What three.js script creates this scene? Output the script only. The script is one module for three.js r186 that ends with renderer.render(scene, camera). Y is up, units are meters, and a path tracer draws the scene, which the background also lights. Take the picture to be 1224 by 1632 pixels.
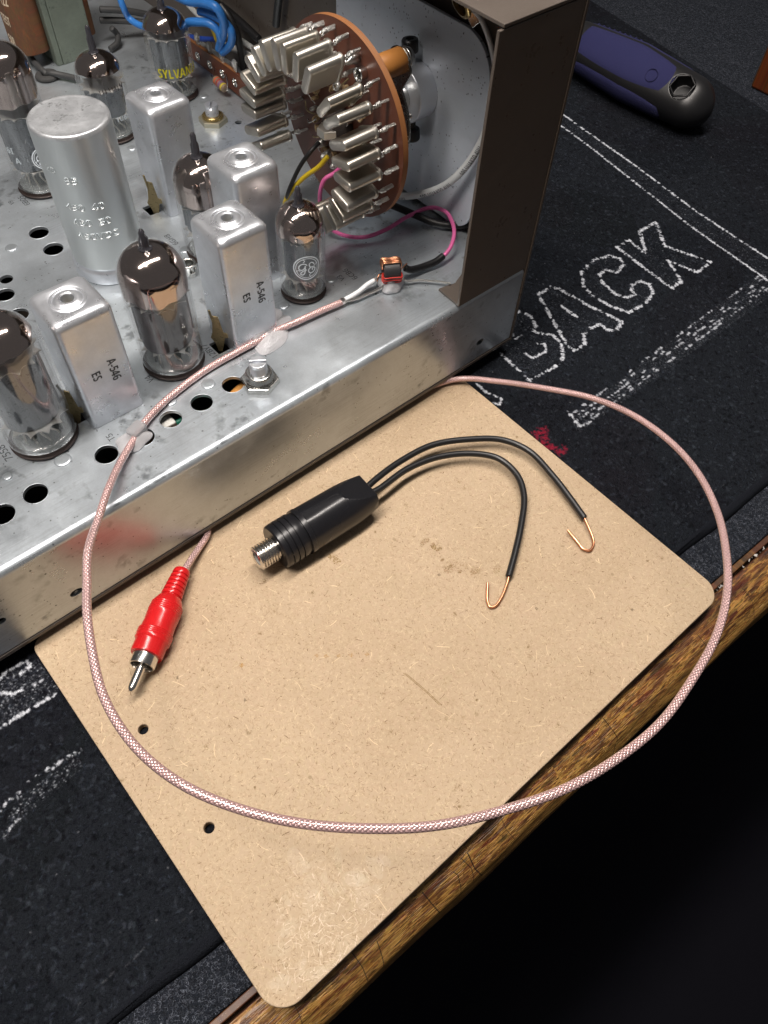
import * as THREE from 'three';
import { RoundedBoxGeometry } from 'three/addons/geometries/RoundedBoxGeometry.js';
import { mergeGeometries, mergeVertices, toCreasedNormals } from 'three/addons/utils/BufferGeometryUtils.js';
import { RectAreaLightUniformsLib } from 'three/addons/lights/RectAreaLightUniformsLib.js';

// ---------------------------------------------------------------- camera, lamps, exposure
// the plan is drawn in millimetres (S turns them into metres): x along the chassis front, z towards the table edge
const S = 0.001;
const CAM = { f: 1228.39, pitch: -0.972, roll: 0.064, yaw: -0.763, x: -222.134, y: 252.358, z: 156.975 };
const scene = new THREE.Scene();
scene.background = new THREE.Color().setRGB(0.085, 0.082, 0.082);          // a dim workshop all round
const camera = new THREE.PerspectiveCamera(2 * Math.atan(816 / CAM.f) * 180 / Math.PI, 768 / 1024, 0.01, 20);
camera.rotation.order = 'YXZ';
camera.rotation.set(CAM.pitch, CAM.yaw, CAM.roll);
camera.position.set(CAM.x * S, CAM.y * S, CAM.z * S);
camera.updateMatrixWorld(true);
const renderer = new THREE.WebGLRenderer({ antialias: true });
renderer.toneMapping = THREE.LinearToneMapping;
renderer.toneMappingExposure = 1.02;
renderer.shadowMap.enabled = true;
RectAreaLightUniformsLib.init();
const BAR = { x: -210, y: 800, z: -30, w: 900, d: 80, power: 47 };      // ceiling tube lamp over the bench
const BULB = { x: -330, y: 760, z: 50, power: 0.30 };                     // round work lamp
{
  const bar = new THREE.RectAreaLight(0xfff6ee, BAR.power, BAR.w * S, BAR.d * S);
  bar.position.set(BAR.x * S, (BAR.y - 3) * S, BAR.z * S); bar.rotation.x = -Math.PI / 2; bar.castShadow = true; scene.add(bar);
  const bulb = new THREE.PointLight(0xfff4ea, BULB.power, 0, 2);
  bulb.position.set(BULB.x * S, BULB.y * S, BULB.z * S); bulb.castShadow = true; bulb.shadow.radius = 1.7; scene.add(bulb);
}

// ---------------------------------------------------------------- small tools
let seed = 20240611;
const rnd = () => { seed |= 0; seed = seed + 0x6D2B79F5 | 0; let t = Math.imul(seed ^ seed >>> 15, 1 | seed); t = t + Math.imul(t ^ t >>> 7, 61 | t) ^ t; return ((t ^ t >>> 14) >>> 0) / 4294967296; };
const rr = (a, b) => a + (b - a) * rnd();
const V = (x, y, z) => new THREE.Vector3(x, y, z);
const lerp = (a, b, t) => a + (b - a) * t, clamp = (v, a = 0, b = 1) => Math.min(b, Math.max(a, v));
const sstep = (a, b, x) => { const t = clamp((x - a) / (b - a)); return t * t * (3 - 2 * t); };
// photo pixel -> direction, then where that direction meets a plane that the thing touches (mm)
const R3 = new THREE.Matrix4().makeRotationFromEuler(camera.rotation);
const dir = (u, v) => V((u - 612) / CAM.f, -(v - 816) / CAM.f, -1).applyMatrix4(R3);
const hit = (u, v, axis, at) => { const d = dir(u, v), t = (at - CAM[axis]) / d[axis]; return V(CAM.x + d.x * t, CAM.y + d.y * t, CAM.z + d.z * t); };
const PY = (u, v, y) => hit(u, v, 'y', y), PX = (u, v, x) => hit(u, v, 'x', x), PZ = (u, v, z) => hit(u, v, 'z', z);

const used = {};
const numbered = (n) => { const k = used[n] = (used[n] ?? -1) + 1; return k ? n + '_' + String(k).padStart(3, '0') : n; };
const flat = (g) => { g = g.index ? g.toNonIndexed() : g; for (const k of Object.keys(g.attributes)) if (!['position', 'normal', 'uv'].includes(k)) g.deleteAttribute(k);
  if (!g.attributes.uv) g.setAttribute('uv', new THREE.BufferAttribute(new Float32Array(g.attributes.position.count * 2), 2)); g.morphAttributes = {}; return g; };
function mesh(name, geos, mat, parent) {
  geos = (Array.isArray(geos) ? geos : [geos]).map(flat);
  const g = geos.length > 1 ? mergeGeometries(geos) : geos[0].clone();
  g.clearGroups(); g.scale(S, S, S);
  const m = new THREE.Mesh(g, mat); m.name = name; m.castShadow = m.receiveShadow = true;
  if (parent) parent.add(m); else { m.name = numbered(name); scene.add(m); }
  return m;
}
function thing(name, label, category, pos = [0, 0, 0], group) {
  const o = new THREE.Group(); o.name = numbered(name); o.position.set(pos[0] * S, pos[1] * S, pos[2] * S); scene.add(o);
  o.userData = { label, category }; if (group) o.userData.group = group; return o;
}
const tag = (o, label, category, group) => { o.userData = { label, category }; if (group) o.userData.group = group; return o; };
const setting = (o) => { o.userData.kind = 'structure'; return o; };
const stuff = (o) => { o.userData.kind = 'stuff'; return o; };
const T = (g, x = 0, y = 0, z = 0) => g.translate(x, y, z);
const rbox = (w, h, d, r = 0.4, s = 2) => new RoundedBoxGeometry(w, h, d, s, Math.min(r, w / 2.01, h / 2.01, d / 2.01));
const boxAt = (x0, x1, y0, y1, z0, z1, r = 0.25) => T(rbox(x1 - x0, y1 - y0, z1 - z0, r), (x0 + x1) / 2, (y0 + y1) / 2, (z0 + z1) / 2);
const cyl = (r0, r1, h, seg = 24, open = false) => new THREE.CylinderGeometry(r1, r0, h, seg, 1, open);      // r0 below
const lathe = (p, seg = 40) => new THREE.LatheGeometry(p.map(([r, y]) => new THREE.Vector2(Math.max(r, 1e-4), y)), seg);
const crease = (g, a = 0.6) => toCreasedNormals(g, a);
// turn a geometry built along +y so that it runs from a to b
const along = (g, a, b) => { const q = new THREE.Quaternion().setFromUnitVectors(V(0, 1, 0), b.clone().sub(a).normalize()); return T(g.applyQuaternion(q), a.x, a.y, a.z); };
const rod = (a, b, r, seg = 12) => along(T(cyl(r, r, a.distanceTo(b), seg), 0, a.distanceTo(b) / 2, 0), a, b);
function tube(pts, r, seg, rad = 12, tension = 0.5) {
  const c = new THREE.CatmullRomCurve3(pts, false, 'centripetal', tension), L = c.getLength();
  seg = seg ?? Math.max(8, Math.ceil(L / 1.6));
  const g = new THREE.TubeGeometry(c, seg, r, rad, false), uv = g.attributes.uv;
  for (let i = 0; i < uv.count; i++) uv.setX(i, uv.getX(i) * L);                                               // u runs in mm
  const out = [flat(g)];
  for (const e of [0, 1]) { const p = c.getPointAt(e), t = c.getTangentAt(e).multiplyScalar(e ? 1 : -1); const cap = new THREE.SphereGeometry(r, rad, 4, 0, Math.PI * 2, 0, Math.PI / 2); cap.scale(1, 0.35, 1); out.push(flat(along(cap, p, p.clone().add(t)))); }
  return mergeGeometries(out);
}
const path = (o, list) => { const s = new (o || THREE.Shape)(); list.forEach(([x, y], i) => i ? s.lineTo(x, y) : s.moveTo(x, y)); s.closePath(); return s; };
const roundHole = (x, y, r) => { const h = new THREE.Path(); h.absarc(x, y, r, 0, Math.PI * 2, true); return h; };
function roundRect(x0, y0, x1, y1, r, hole) {
  const s = new (hole ? THREE.Path : THREE.Shape)(), [a, b, c, d] = Array.isArray(r) ? r : [r, r, r, r];         // corners: x0y0, x1y0, x1y1, x0y1
  s.moveTo(x0 + a, y0); s.lineTo(x1 - b, y0); s.absarc(x1 - b, y0 + b, b, -Math.PI / 2, 0); s.lineTo(x1, y1 - c); s.absarc(x1 - c, y1 - c, c, 0, Math.PI / 2);
  s.lineTo(x0 + d, y1); s.absarc(x0 + d, y1 - d, d, Math.PI / 2, Math.PI); s.lineTo(x0, y0 + a); s.absarc(x0 + a, y0 + a, a, Math.PI, Math.PI * 1.5); return s;
}
const ext = (shape, depth, bevel = 0, seg = 20) => new THREE.ExtrudeGeometry(shape, { depth: depth - 2 * bevel, bevelEnabled: bevel > 0, bevelSize: bevel, bevelThickness: bevel, bevelOffset: -bevel, bevelSegments: 2, curveSegments: seg });
// shape drawn in (x, z) laid flat with its top at y
const slab = (shape, yTop, thick, bevel = 0, seg = 20) => { const g = ext(shape, thick, bevel, seg); g.rotateX(Math.PI / 2); return T(g, 0, yTop - (bevel), 0); };
// uv in mm by the way each face points
function uvBox(g, k = 1, ox = 0, oy = 0) {
  g = flat(g); const p = g.attributes.position, n = new Float32Array(p.count * 2), a = V(), b = V(), c = V();
  for (let i = 0; i < p.count; i += 3) {
    a.fromBufferAttribute(p, i); b.fromBufferAttribute(p, i + 1); c.fromBufferAttribute(p, i + 2);
    const m = b.clone().sub(a).cross(c.clone().sub(a)), ax = Math.abs(m.x), ay = Math.abs(m.y), az = Math.abs(m.z);
    [a, b, c].forEach((q, j) => { const [u, w] = ay >= ax && ay >= az ? [q.x, q.z] : az >= ax ? [q.x, q.y] : [q.z, q.y]; n[(i + j) * 2] = u * k + ox; n[(i + j) * 2 + 1] = w * k + oy; });
  }
  g.setAttribute('uv', new THREE.BufferAttribute(n, 2)); return g;
}
// skin over a list of rings of equal point count
function loft(rings, capStart = true, capEnd = true) {
  const n = rings[0].length, pos = [], uv = [], idx = [];
  rings.forEach((r, i) => r.forEach((p, j) => { pos.push(p.x, p.y, p.z); uv.push(j / n, i / rings.length); }));
  for (let i = 0; i < rings.length - 1; i++) for (let j = 0; j < n; j++) { const a = i * n + j, b = i * n + (j + 1) % n, c = a + n, d = b + n; idx.push(a, c, b, b, c, d); }
  const cap = (r, base, flip) => { const m = r.reduce((s, p) => s.add(p), V()).divideScalar(n), k = pos.length / 3; pos.push(m.x, m.y, m.z); uv.push(0.5, 0.5); for (let j = 0; j < n; j++) { const a = base + j, b = base + (j + 1) % n; flip ? idx.push(k, b, a) : idx.push(k, a, b); } };
  if (capStart) cap(rings[0], 0, false); if (capEnd) cap(rings[rings.length - 1], (rings.length - 1) * n, true);
  const g = new THREE.BufferGeometry(); g.setAttribute('position', new THREE.Float32BufferAttribute(pos, 3)); g.setAttribute('uv', new THREE.Float32BufferAttribute(uv, 2)); g.setIndex(idx);
  g.computeVertexNormals(); return g;
}
const ringSq = (a, c, y, n = 48) => { const out = []; for (let i = 0; i < n; i++) { const q = Math.floor(i / (n / 4)), t = (i % (n / 4)) / (n / 4 - 1), cx = [1, -1, -1, 1][q] * (a - c), cz = [1, 1, -1, -1][q] * (a - c), w = (q + t) * Math.PI / 2; out.push(V(cx + c * Math.cos(w), y, cz + c * Math.sin(w))); } return out.reverse(); };

// ---------------------------------------------------------------- noise and textures
function noiseGrid(n, cell, r = rnd) {                                      // tiling value noise on an n x n field
  const k = Math.max(2, Math.round(n / cell)), v = Float32Array.from({ length: k * k }, () => r()), out = new Float32Array(n * n);
  for (let y = 0; y < n; y++) { const fy = y / n * k, y0 = Math.floor(fy), ty = sstep(0, 1, fy - y0), ya = (y0 % k) * k, yb = ((y0 + 1) % k) * k;
    for (let x = 0; x < n; x++) { const fx = x / n * k, x0 = Math.floor(fx), tx = sstep(0, 1, fx - x0), xa = x0 % k, xb = (x0 + 1) % k;
      out[y * n + x] = lerp(lerp(v[ya + xa], v[ya + xb], tx), lerp(v[yb + xa], v[yb + xb], tx), ty); } }
  return out;
}
function fbm(n, cell, oct = 4, gain = 0.55) { const out = new Float32Array(n * n); let a = 1, s = 0; for (let o = 0; o < oct && cell >= 1; o++) { const g = noiseGrid(n, cell); for (let i = 0; i < out.length; i++) out[i] += a * g[i]; s += a; a *= gain; cell /= 2.1; } for (let i = 0; i < out.length; i++) out[i] /= s; return out; }
function tex(n, fn, srgb = false, rep = 1) {
  const d = new Uint8Array(n * n * 4); for (let i = 0; i < n * n; i++) { const c = fn(i, i % n, Math.floor(i / n)); for (let k = 0; k < 3; k++) d[i * 4 + k] = clamp(Array.isArray(c) ? c[k] : c) * 255; d[i * 4 + 3] = 255; }
  const t = new THREE.DataTexture(d, n, n); t.wrapS = t.wrapT = THREE.RepeatWrapping; t.magFilter = THREE.LinearFilter; t.minFilter = THREE.LinearMipmapLinearFilter; t.generateMipmaps = true; if (srgb) t.colorSpace = THREE.SRGBColorSpace; t.repeat.set(rep, rep); t.needsUpdate = true; return t;
}
function canvasTex(w, h, draw, srgb = true) {
  const c = document.createElement('canvas'); c.width = w; c.height = h; draw(c.getContext('2d'), w, h);
  const t = new THREE.CanvasTexture(c); if (srgb) t.colorSpace = THREE.SRGBColorSpace; t.anisotropy = 8; return t;
}
const again = (t, rx, ry = rx) => { const c = t.clone(); c.wrapS = c.wrapT = THREE.RepeatWrapping; c.repeat.set(rx, ry); c.needsUpdate = true; return c; };
const fine = fbm(512, 6, 3), mid = fbm(512, 40, 5), coarse = fbm(512, 130, 5);
const grainTex = tex(512, (i) => fine[i]);                                   // relief for cloth and paint
const smudgeRough = tex(512, (i) => 0.66 + 0.6 * (mid[i] - 0.5) + 0.12 * (fine[i] - 0.5));
const M = (o) => new THREE.MeshStandardMaterial(o), MP = (o) => new THREE.MeshPhysicalMaterial(o);
const lin = (r, g, b) => new THREE.Color().setRGB(r, g, b);

// zinc plate: mottled, scuffed, with dark specks of grime
const zincCol = (() => { const n = 1024, a = fbm(n, 150, 6, 0.6), b = fbm(n, 30, 4), f = noiseGrid(n, 2), h = fbm(n, 220, 4), sp = new Float32Array(n * n), s1 = noiseGrid(n, 3), s2 = noiseGrid(n, 90), scr = new Float32Array(n * n);
  for (let y = 0; y < n; y++) for (let x = 0; x < n; x++) scr[y * n + x] = s1[((y * 2 + (x >> 6)) % n) * n + (x >> 4)] * 0.6 + s2[y * n + x] * 0.4;
  for (let k = 0; k < 800; k++) { const x = rnd() * n | 0, y = rnd() * n | 0; if (h[y * n + x] < 0.5) continue; const r = rnd() < 0.9 ? 1 : 2, d = rr(0.25, 0.75); for (let v = -r; v <= r; v++) for (let u = -r; u <= r; u++) if (u * u + v * v <= r * r) sp[((y + v + n) % n) * n + (x + u + n) % n] = d; }
  return { c: tex(n, (i) => { const g = clamp((b[i] - 0.60) * 5) * clamp((h[i] - 0.5) * 6); let v = 0.86 + 0.16 * (a[i] - 0.5) + 0.07 * (b[i] - 0.5) + 0.03 * (f[i] - 0.5); v *= (1 - 0.34 * g) * (1 - 0.8 * sp[i]) * (1 - 0.05 * clamp((scr[i] - 0.62) * 6)); return [v * 0.985, v, v * 1.012]; }, true),
    r: tex(n, (i) => 0.72 + 0.5 * (a[i] - 0.5) + 0.2 * (b[i] - 0.5) + 0.06 * (f[i] - 0.5)) }; })();
const matZinc = M({ map: again(zincCol.c, 1 / 170), roughnessMap: again(zincCol.r, 1 / 170), metalness: 0.74, roughness: 0.47, color: lin(0.76, 0.805, 0.84), bumpMap: again(grainTex, 1 / 60), bumpScale: 0.00001 });
const aluCol = tex(512, (i) => 0.93 + 0.09 * (mid[i] - 0.5) + 0.05 * (coarse[i] - 0.5) + 0.03 * (fine[i] - 0.5), true);
const matAlu = M({ map: again(aluCol, 1 / 60), roughnessMap: again(smudgeRough, 1 / 55), metalness: 0.8, roughness: 0.52, color: lin(0.78, 0.81, 0.86), bumpMap: again(grainTex, 1 / 40), bumpScale: 0.000004 });
const matNickel = M({ color: lin(0.60, 0.575, 0.52), metalness: 0.95, roughness: 0.6, roughnessMap: again(smudgeRough, 1 / 22) });
const matChrome = M({ color: lin(0.72, 0.70, 0.67), metalness: 1, roughness: 0.2 });
const matSteel = M({ color: lin(0.62, 0.62, 0.6), metalness: 1, roughness: 0.35, roughnessMap: again(smudgeRough, 1 / 10) });
const matSolder = M({ color: lin(0.6, 0.6, 0.58), metalness: 1, roughness: 0.3, bumpMap: again(grainTex, 1 / 5), bumpScale: 0.0003 });
const matBrass = M({ color: lin(0.42, 0.31, 0.13), metalness: 0.9, roughness: 0.42, roughnessMap: again(smudgeRough, 1 / 10) });
const matBronze = M({ color: lin(0.26, 0.21, 0.11), metalness: 0.6, roughness: 0.5, roughnessMap: again(smudgeRough, 1 / 8) });
const matCopper = M({ color: lin(0.78, 0.36, 0.20), metalness: 1, roughness: 0.28 });
const matBrown = M({ color: lin(0.092, 0.076, 0.064), roughness: 0.55, roughnessMap: again(smudgeRough, 1 / 60), bumpMap: again(grainTex, 1 / 22), bumpScale: 0.000008 });
const matBlack = M({ color: lin(0.008, 0.008, 0.009), roughness: 0.55, roughnessMap: again(smudgeRough, 1 / 30) });
const matBlackGloss = M({ color: lin(0.009, 0.009, 0.011), roughness: 0.44, roughnessMap: again(smudgeRough, 1 / 18) });
const matFerrite = M({ color: lin(0.02, 0.02, 0.022), roughness: 0.45 });
const wire = (r, g, b, rough = 0.45) => M({ color: lin(r, g, b), roughness: rough });
const matPhenolic = M({ color: lin(0.105, 0.033, 0.017), roughness: 0.4 });
const matPhenolicEdge = M({ color: lin(0.25, 0.10, 0.032), roughness: 0.6, bumpMap: again(grainTex, 1 / 6), bumpScale: 0.0002 });
const matOrange = M({ color: lin(0.34, 0.14, 0.032), roughness: 0.5 });
const matGlass = MP({ color: 0xffffff, transmission: 1, thickness: 0, roughness: 0.02, ior: 1.75, metalness: 0 });
const matGetter = M({ color: lin(0.55, 0.46, 0.42), metalness: 1, roughness: 0.1, side: THREE.DoubleSide });
const matTip = MP({ color: lin(0.07, 0.068, 0.08), transmission: 0.5, thickness: 0, roughness: 0.05, ior: 1.6 });
const matPlate = M({ color: lin(0.13, 0.145, 0.16), metalness: 0.3, roughness: 0.5, roughnessMap: again(smudgeRough, 1 / 12) });
const matMica = MP({ color: lin(0.5, 0.5, 0.48), roughness: 0.6, transmission: 0.25, thickness: 0 });
const matHotGlue = MP({ color: lin(0.93, 0.93, 0.96), roughness: 0.2, transmission: 0.4, thickness: 0, ior: 1.48, bumpMap: again(grainTex, 1.4), bumpScale: 0.0005 });

// print on a surface: a thin sheet with clear ground
function print(name, draw, w, h, pxPerMm, parent, opts = {}) {
  const t = canvasTex(Math.round(w * pxPerMm), Math.round(h * pxPerMm), (c, W, H) => { c.clearRect(0, 0, W, H); draw(c, W, H); });
  const m = M({ map: t, transparent: true, roughness: opts.rough ?? 0.6, metalness: 0, side: THREE.DoubleSide });
  return mesh(name, opts.geo ?? new THREE.PlaneGeometry(w, h), m, parent);
}
const writeText = (text, size, color, font = 'bold', align = 'center') => (c, W, H) => { c.fillStyle = color; c.font = `${font} ${size}px sans-serif`; c.textAlign = align; c.textBaseline = 'middle'; text.split('\n').forEach((s, i, a) => c.fillText(s, align === 'center' ? W / 2 : 4, H / 2 + (i - (a.length - 1) / 2) * size * 1.05)); };

// ---------------------------------------------------------------- table: carpet, mat, wooden edge, floor
const SKEW = 0.03, YAW = -Math.atan(SKEW);                                  // the bench edge runs a little askew to the chassis
const turned = (g) => g.rotateY(YAW);
const matTex = (() => {                                                      // felt mat with chalk writing, drawn at its real size
  const X0 = -340, X1 = 320, Z0 = -240, Z1 = 126, W = 2048, K = W / (X1 - X0), H = Math.round((Z1 - Z0) * K);
  const t = canvasTex(W, H, (c) => {
    c.fillStyle = '#1c1f24'; c.fillRect(0, 0, W, H);
    for (let i = 0; i < 90; i++) { const v = 22 + rr(-7, 7); c.fillStyle = `rgba(${v},${v + 2},${v + 7},0.35)`; c.beginPath(); c.ellipse(rr(0, W), rr(0, H), rr(30, 190), rr(20, 120), rr(0, 3), 0, 7); c.fill(); }
    for (let i = 0; i < 46000; i++) { const v = rnd() < 0.6 ? rr(8, 20) : rr(34, 68); c.fillStyle = `rgba(${v * 0.92 | 0},${v | 0},${v * 1.08 + 3 | 0},0.5)`; c.beginPath(); c.ellipse(rr(0, W), rr(0, H), rr(1, 4.5), rr(0.8, 2.2), rr(0, 3.1), 0, 7); c.fill(); }
    for (let i = 0; i < 110000; i++) { const v = rnd() < 0.5 ? rr(5, 18) : rr(34, 76); c.strokeStyle = `rgba(${v * 0.88 | 0},${v | 0},${v * 1.12 + 5 | 0},0.55)`; c.lineWidth = rr(0.5, 1.1); const x = rr(0, W), y = rr(0, H), a = rr(0, 6.3), l = rr(1, 5); c.beginPath(); c.moveTo(x, y); c.lineTo(x + l * Math.cos(a), y + l * Math.sin(a)); c.stroke(); }
    for (let i = 0; i < 520; i++) { const v = rr(70, 160); c.fillStyle = `rgba(${v},${v},${v + 4},0.8)`; c.beginPath(); c.ellipse(rr(0, W), rr(0, H), rr(0.5, 1.3), rr(0.4, 0.9), rr(0, 3), 0, 7); c.fill(); }
    const at = ([u, v]) => { const p = PY(u, v, 0); return [(p.x - X0) * K, (p.z - Z0) * K]; };
    const dot = (x, y, r, a, col = [204, 208, 216]) => { c.fillStyle = `rgba(${col[0]},${col[1]},${col[2]},${a})`; c.beginPath(); c.ellipse(x, y, r * rr(0.6, 1.7), r * rr(0.4, 0.9), rr(0, 3.1), 0, 7); c.fill(); };
    const chalk = (pts, w = 1.6, dens = 3.2, col, gap = 0.34) => { pts = pts.map(at); for (let i = 0; i + 1 < pts.length; i++) { const [x0, y0] = pts[i], [x1, y1] = pts[i + 1], L = Math.hypot(x1 - x0, y1 - y0); let skip = 0; for (let s = 0; s < L; s += 1) { if (rnd() < gap * 0.25) skip = rr(1, 5); if (skip-- > 0) continue; for (let k = 0; k < dens; k++) if (rnd() < 0.62) dot(lerp(x0, x1, s / L) + rr(-w, w), lerp(y0, y1, s / L) + rr(-w, w), rr(0.7, 2.1), rr(0.3, 1), col); } } };
    const fill = (pts, n, a = 0.35, col) => { pts = pts.map(at); const p = new Path2D(); pts.forEach(([x, y], i) => i ? p.lineTo(x, y) : p.moveTo(x, y)); p.closePath(); const xs = pts.map((q) => q[0]), ys = pts.map((q) => q[1]); c.save(); c.clip(p); for (let i = 0; i < n; i++) dot(rr(Math.min(...xs), Math.max(...xs)), rr(Math.min(...ys), Math.max(...ys)), rr(0.3, 0.9), rr(0.1, a) * (rnd() < 0.2 ? 2 : 1), col); c.restore(); };
    const q = (l) => l.map(([x, y]) => [760 + x / 2.638, 320 + y / 2.638]);
    const letters = [
      q([[588, 195], [640, 165], [712, 225], [685, 128], [752, 90], [790, 190], [985, 258], [925, 300], [805, 252], [862, 340], [820, 368], [588, 195]]),
      q([[618, 268], [605, 245], [560, 232], [490, 250], [440, 300], [450, 360], [490, 402], [560, 442], [640, 470], [710, 430], [742, 390], [725, 350], [690, 338], [655, 352], [650, 378], [665, 392], [630, 408], [580, 390], [530, 345], [515, 310], [545, 290], [590, 302], [618, 268]]),
      q([[258, 395], [310, 362], [345, 370], [470, 440], [612, 510], [590, 540], [550, 546], [520, 518], [480, 535], [448, 560], [457, 602], [410, 632], [380, 608], [258, 395]]),
      q([[130, 480], [175, 466], [222, 482], [248, 522], [240, 550], [275, 556], [322, 566], [356, 600], [363, 650], [350, 685], [225, 757], [205, 745], [100, 640]])];
    letters.forEach((l) => { chalk(l, 2.3, 3.6); fill(l, 1400, 0.3); });
    chalk(q([[355, 440], [425, 488], [392, 475], [355, 440]]), 1.1, 2.5); chalk(q([[200, 640], [235, 662], [290, 635], [287, 602], [250, 600]]), 1.3, 3); chalk(q([[150, 560], [160, 582], [195, 562]]), 1.1, 2);
    const band = (a, b, n, al) => { chalk(a, 1.5, 3.4); chalk(b, 1.5, 2.6); fill([...a, ...b.slice().reverse()], n, al); };
    band([[880, 170], [940, 213], [1010, 262], [1110, 337], [1224, 412]], [[880, 190], [935, 230], [1000, 281], [1100, 360], [1224, 447]], 5200, 0.35);
    for (const [o, k] of [[-11, 0.9], [-5.5, 0.55], [0, 0.9], [5, 0.6], [9, 0.9]]) for (let s = 0; s < 1; s += 0.022) if (rnd() < 0.6 * k) chalk([[1224 - 306 * s + o * 0.75, 446 + 226 * s + o], [1224 - 306 * (s + 0.016) + o * 0.75 + rr(-1, 1), 446 + 226 * (s + 0.016) + o + rr(-1.5, 1.5)]], 0.8, rr(1, 2.4), [176, 180, 188]);
    fill([[1224, 425], [1224, 475], [925, 690], [905, 668]], 5200, 0.3); chalk([[905, 655], [925, 680], [942, 672]], 1.3, 1.6);
    chalk([[760, 612], [775, 625], [800, 636], [797, 645], [785, 642]], 1.2, 3);
    // red crayon by the board, faint letters at the other end
    for (const [u, v] of [[855, 690], [862, 686], [868, 684], [860, 695], [868, 693], [869, 700], [870, 707], [878, 712], [884, 716], [890, 718], [897, 716], [893, 722], [852, 697]]) { const [x, y] = at([u, v]); for (let i = 0; i < 11; i++) dot(x + rr(-5, 5), y + rr(-5, 5), rr(1.2, 2.6), rr(0.4, 0.9), [128, 30, 48]); }
    chalk([[0, 1160], [60, 1123], [88, 1108]], 1.5, 2.6); chalk([[0, 1105], [20, 1106], [70, 1084]], 1.3, 2.4); chalk([[0, 1083], [8, 1072], [42, 1053], [50, 1062], [30, 1075]], 1.3, 2.4); fill([[0, 1080], [60, 1050], [95, 1100], [0, 1155]], 900, 0.5);
    fill([[0, 1330], [30, 1270], [125, 1205], [132, 1225], [40, 1300], [10, 1340]], 520, 0.85); chalk([[45, 1247], [100, 1212], [130, 1196]], 2.2, 0.8, undefined, 0.5);
    chalk([[0, 1290], [35, 1262]], 2.4, 0.7, undefined, 0.5); chalk([[10, 1325], [36, 1300]], 2, 0.7, undefined, 0.5);
    // stitched hem along the edge
    for (let x = 0; x < W; x += rr(5, 13)) if (rnd() < 0.4) { const v = rr(60, 120); c.strokeStyle = `rgba(${v},${v},${v + 4},0.6)`; c.lineWidth = 1; const z = (121 - 10 + SKEW * (x / K + X0) - Z0) * K + rr(-1.5, 1.5); c.beginPath(); c.moveTo(x, z); c.lineTo(x + rr(2, 6), z + rr(-1, 1)); c.stroke(); }
  });
  return { t, X0, Z1, W: X1 - X0, H: Z1 - Z0 };
})();
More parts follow.
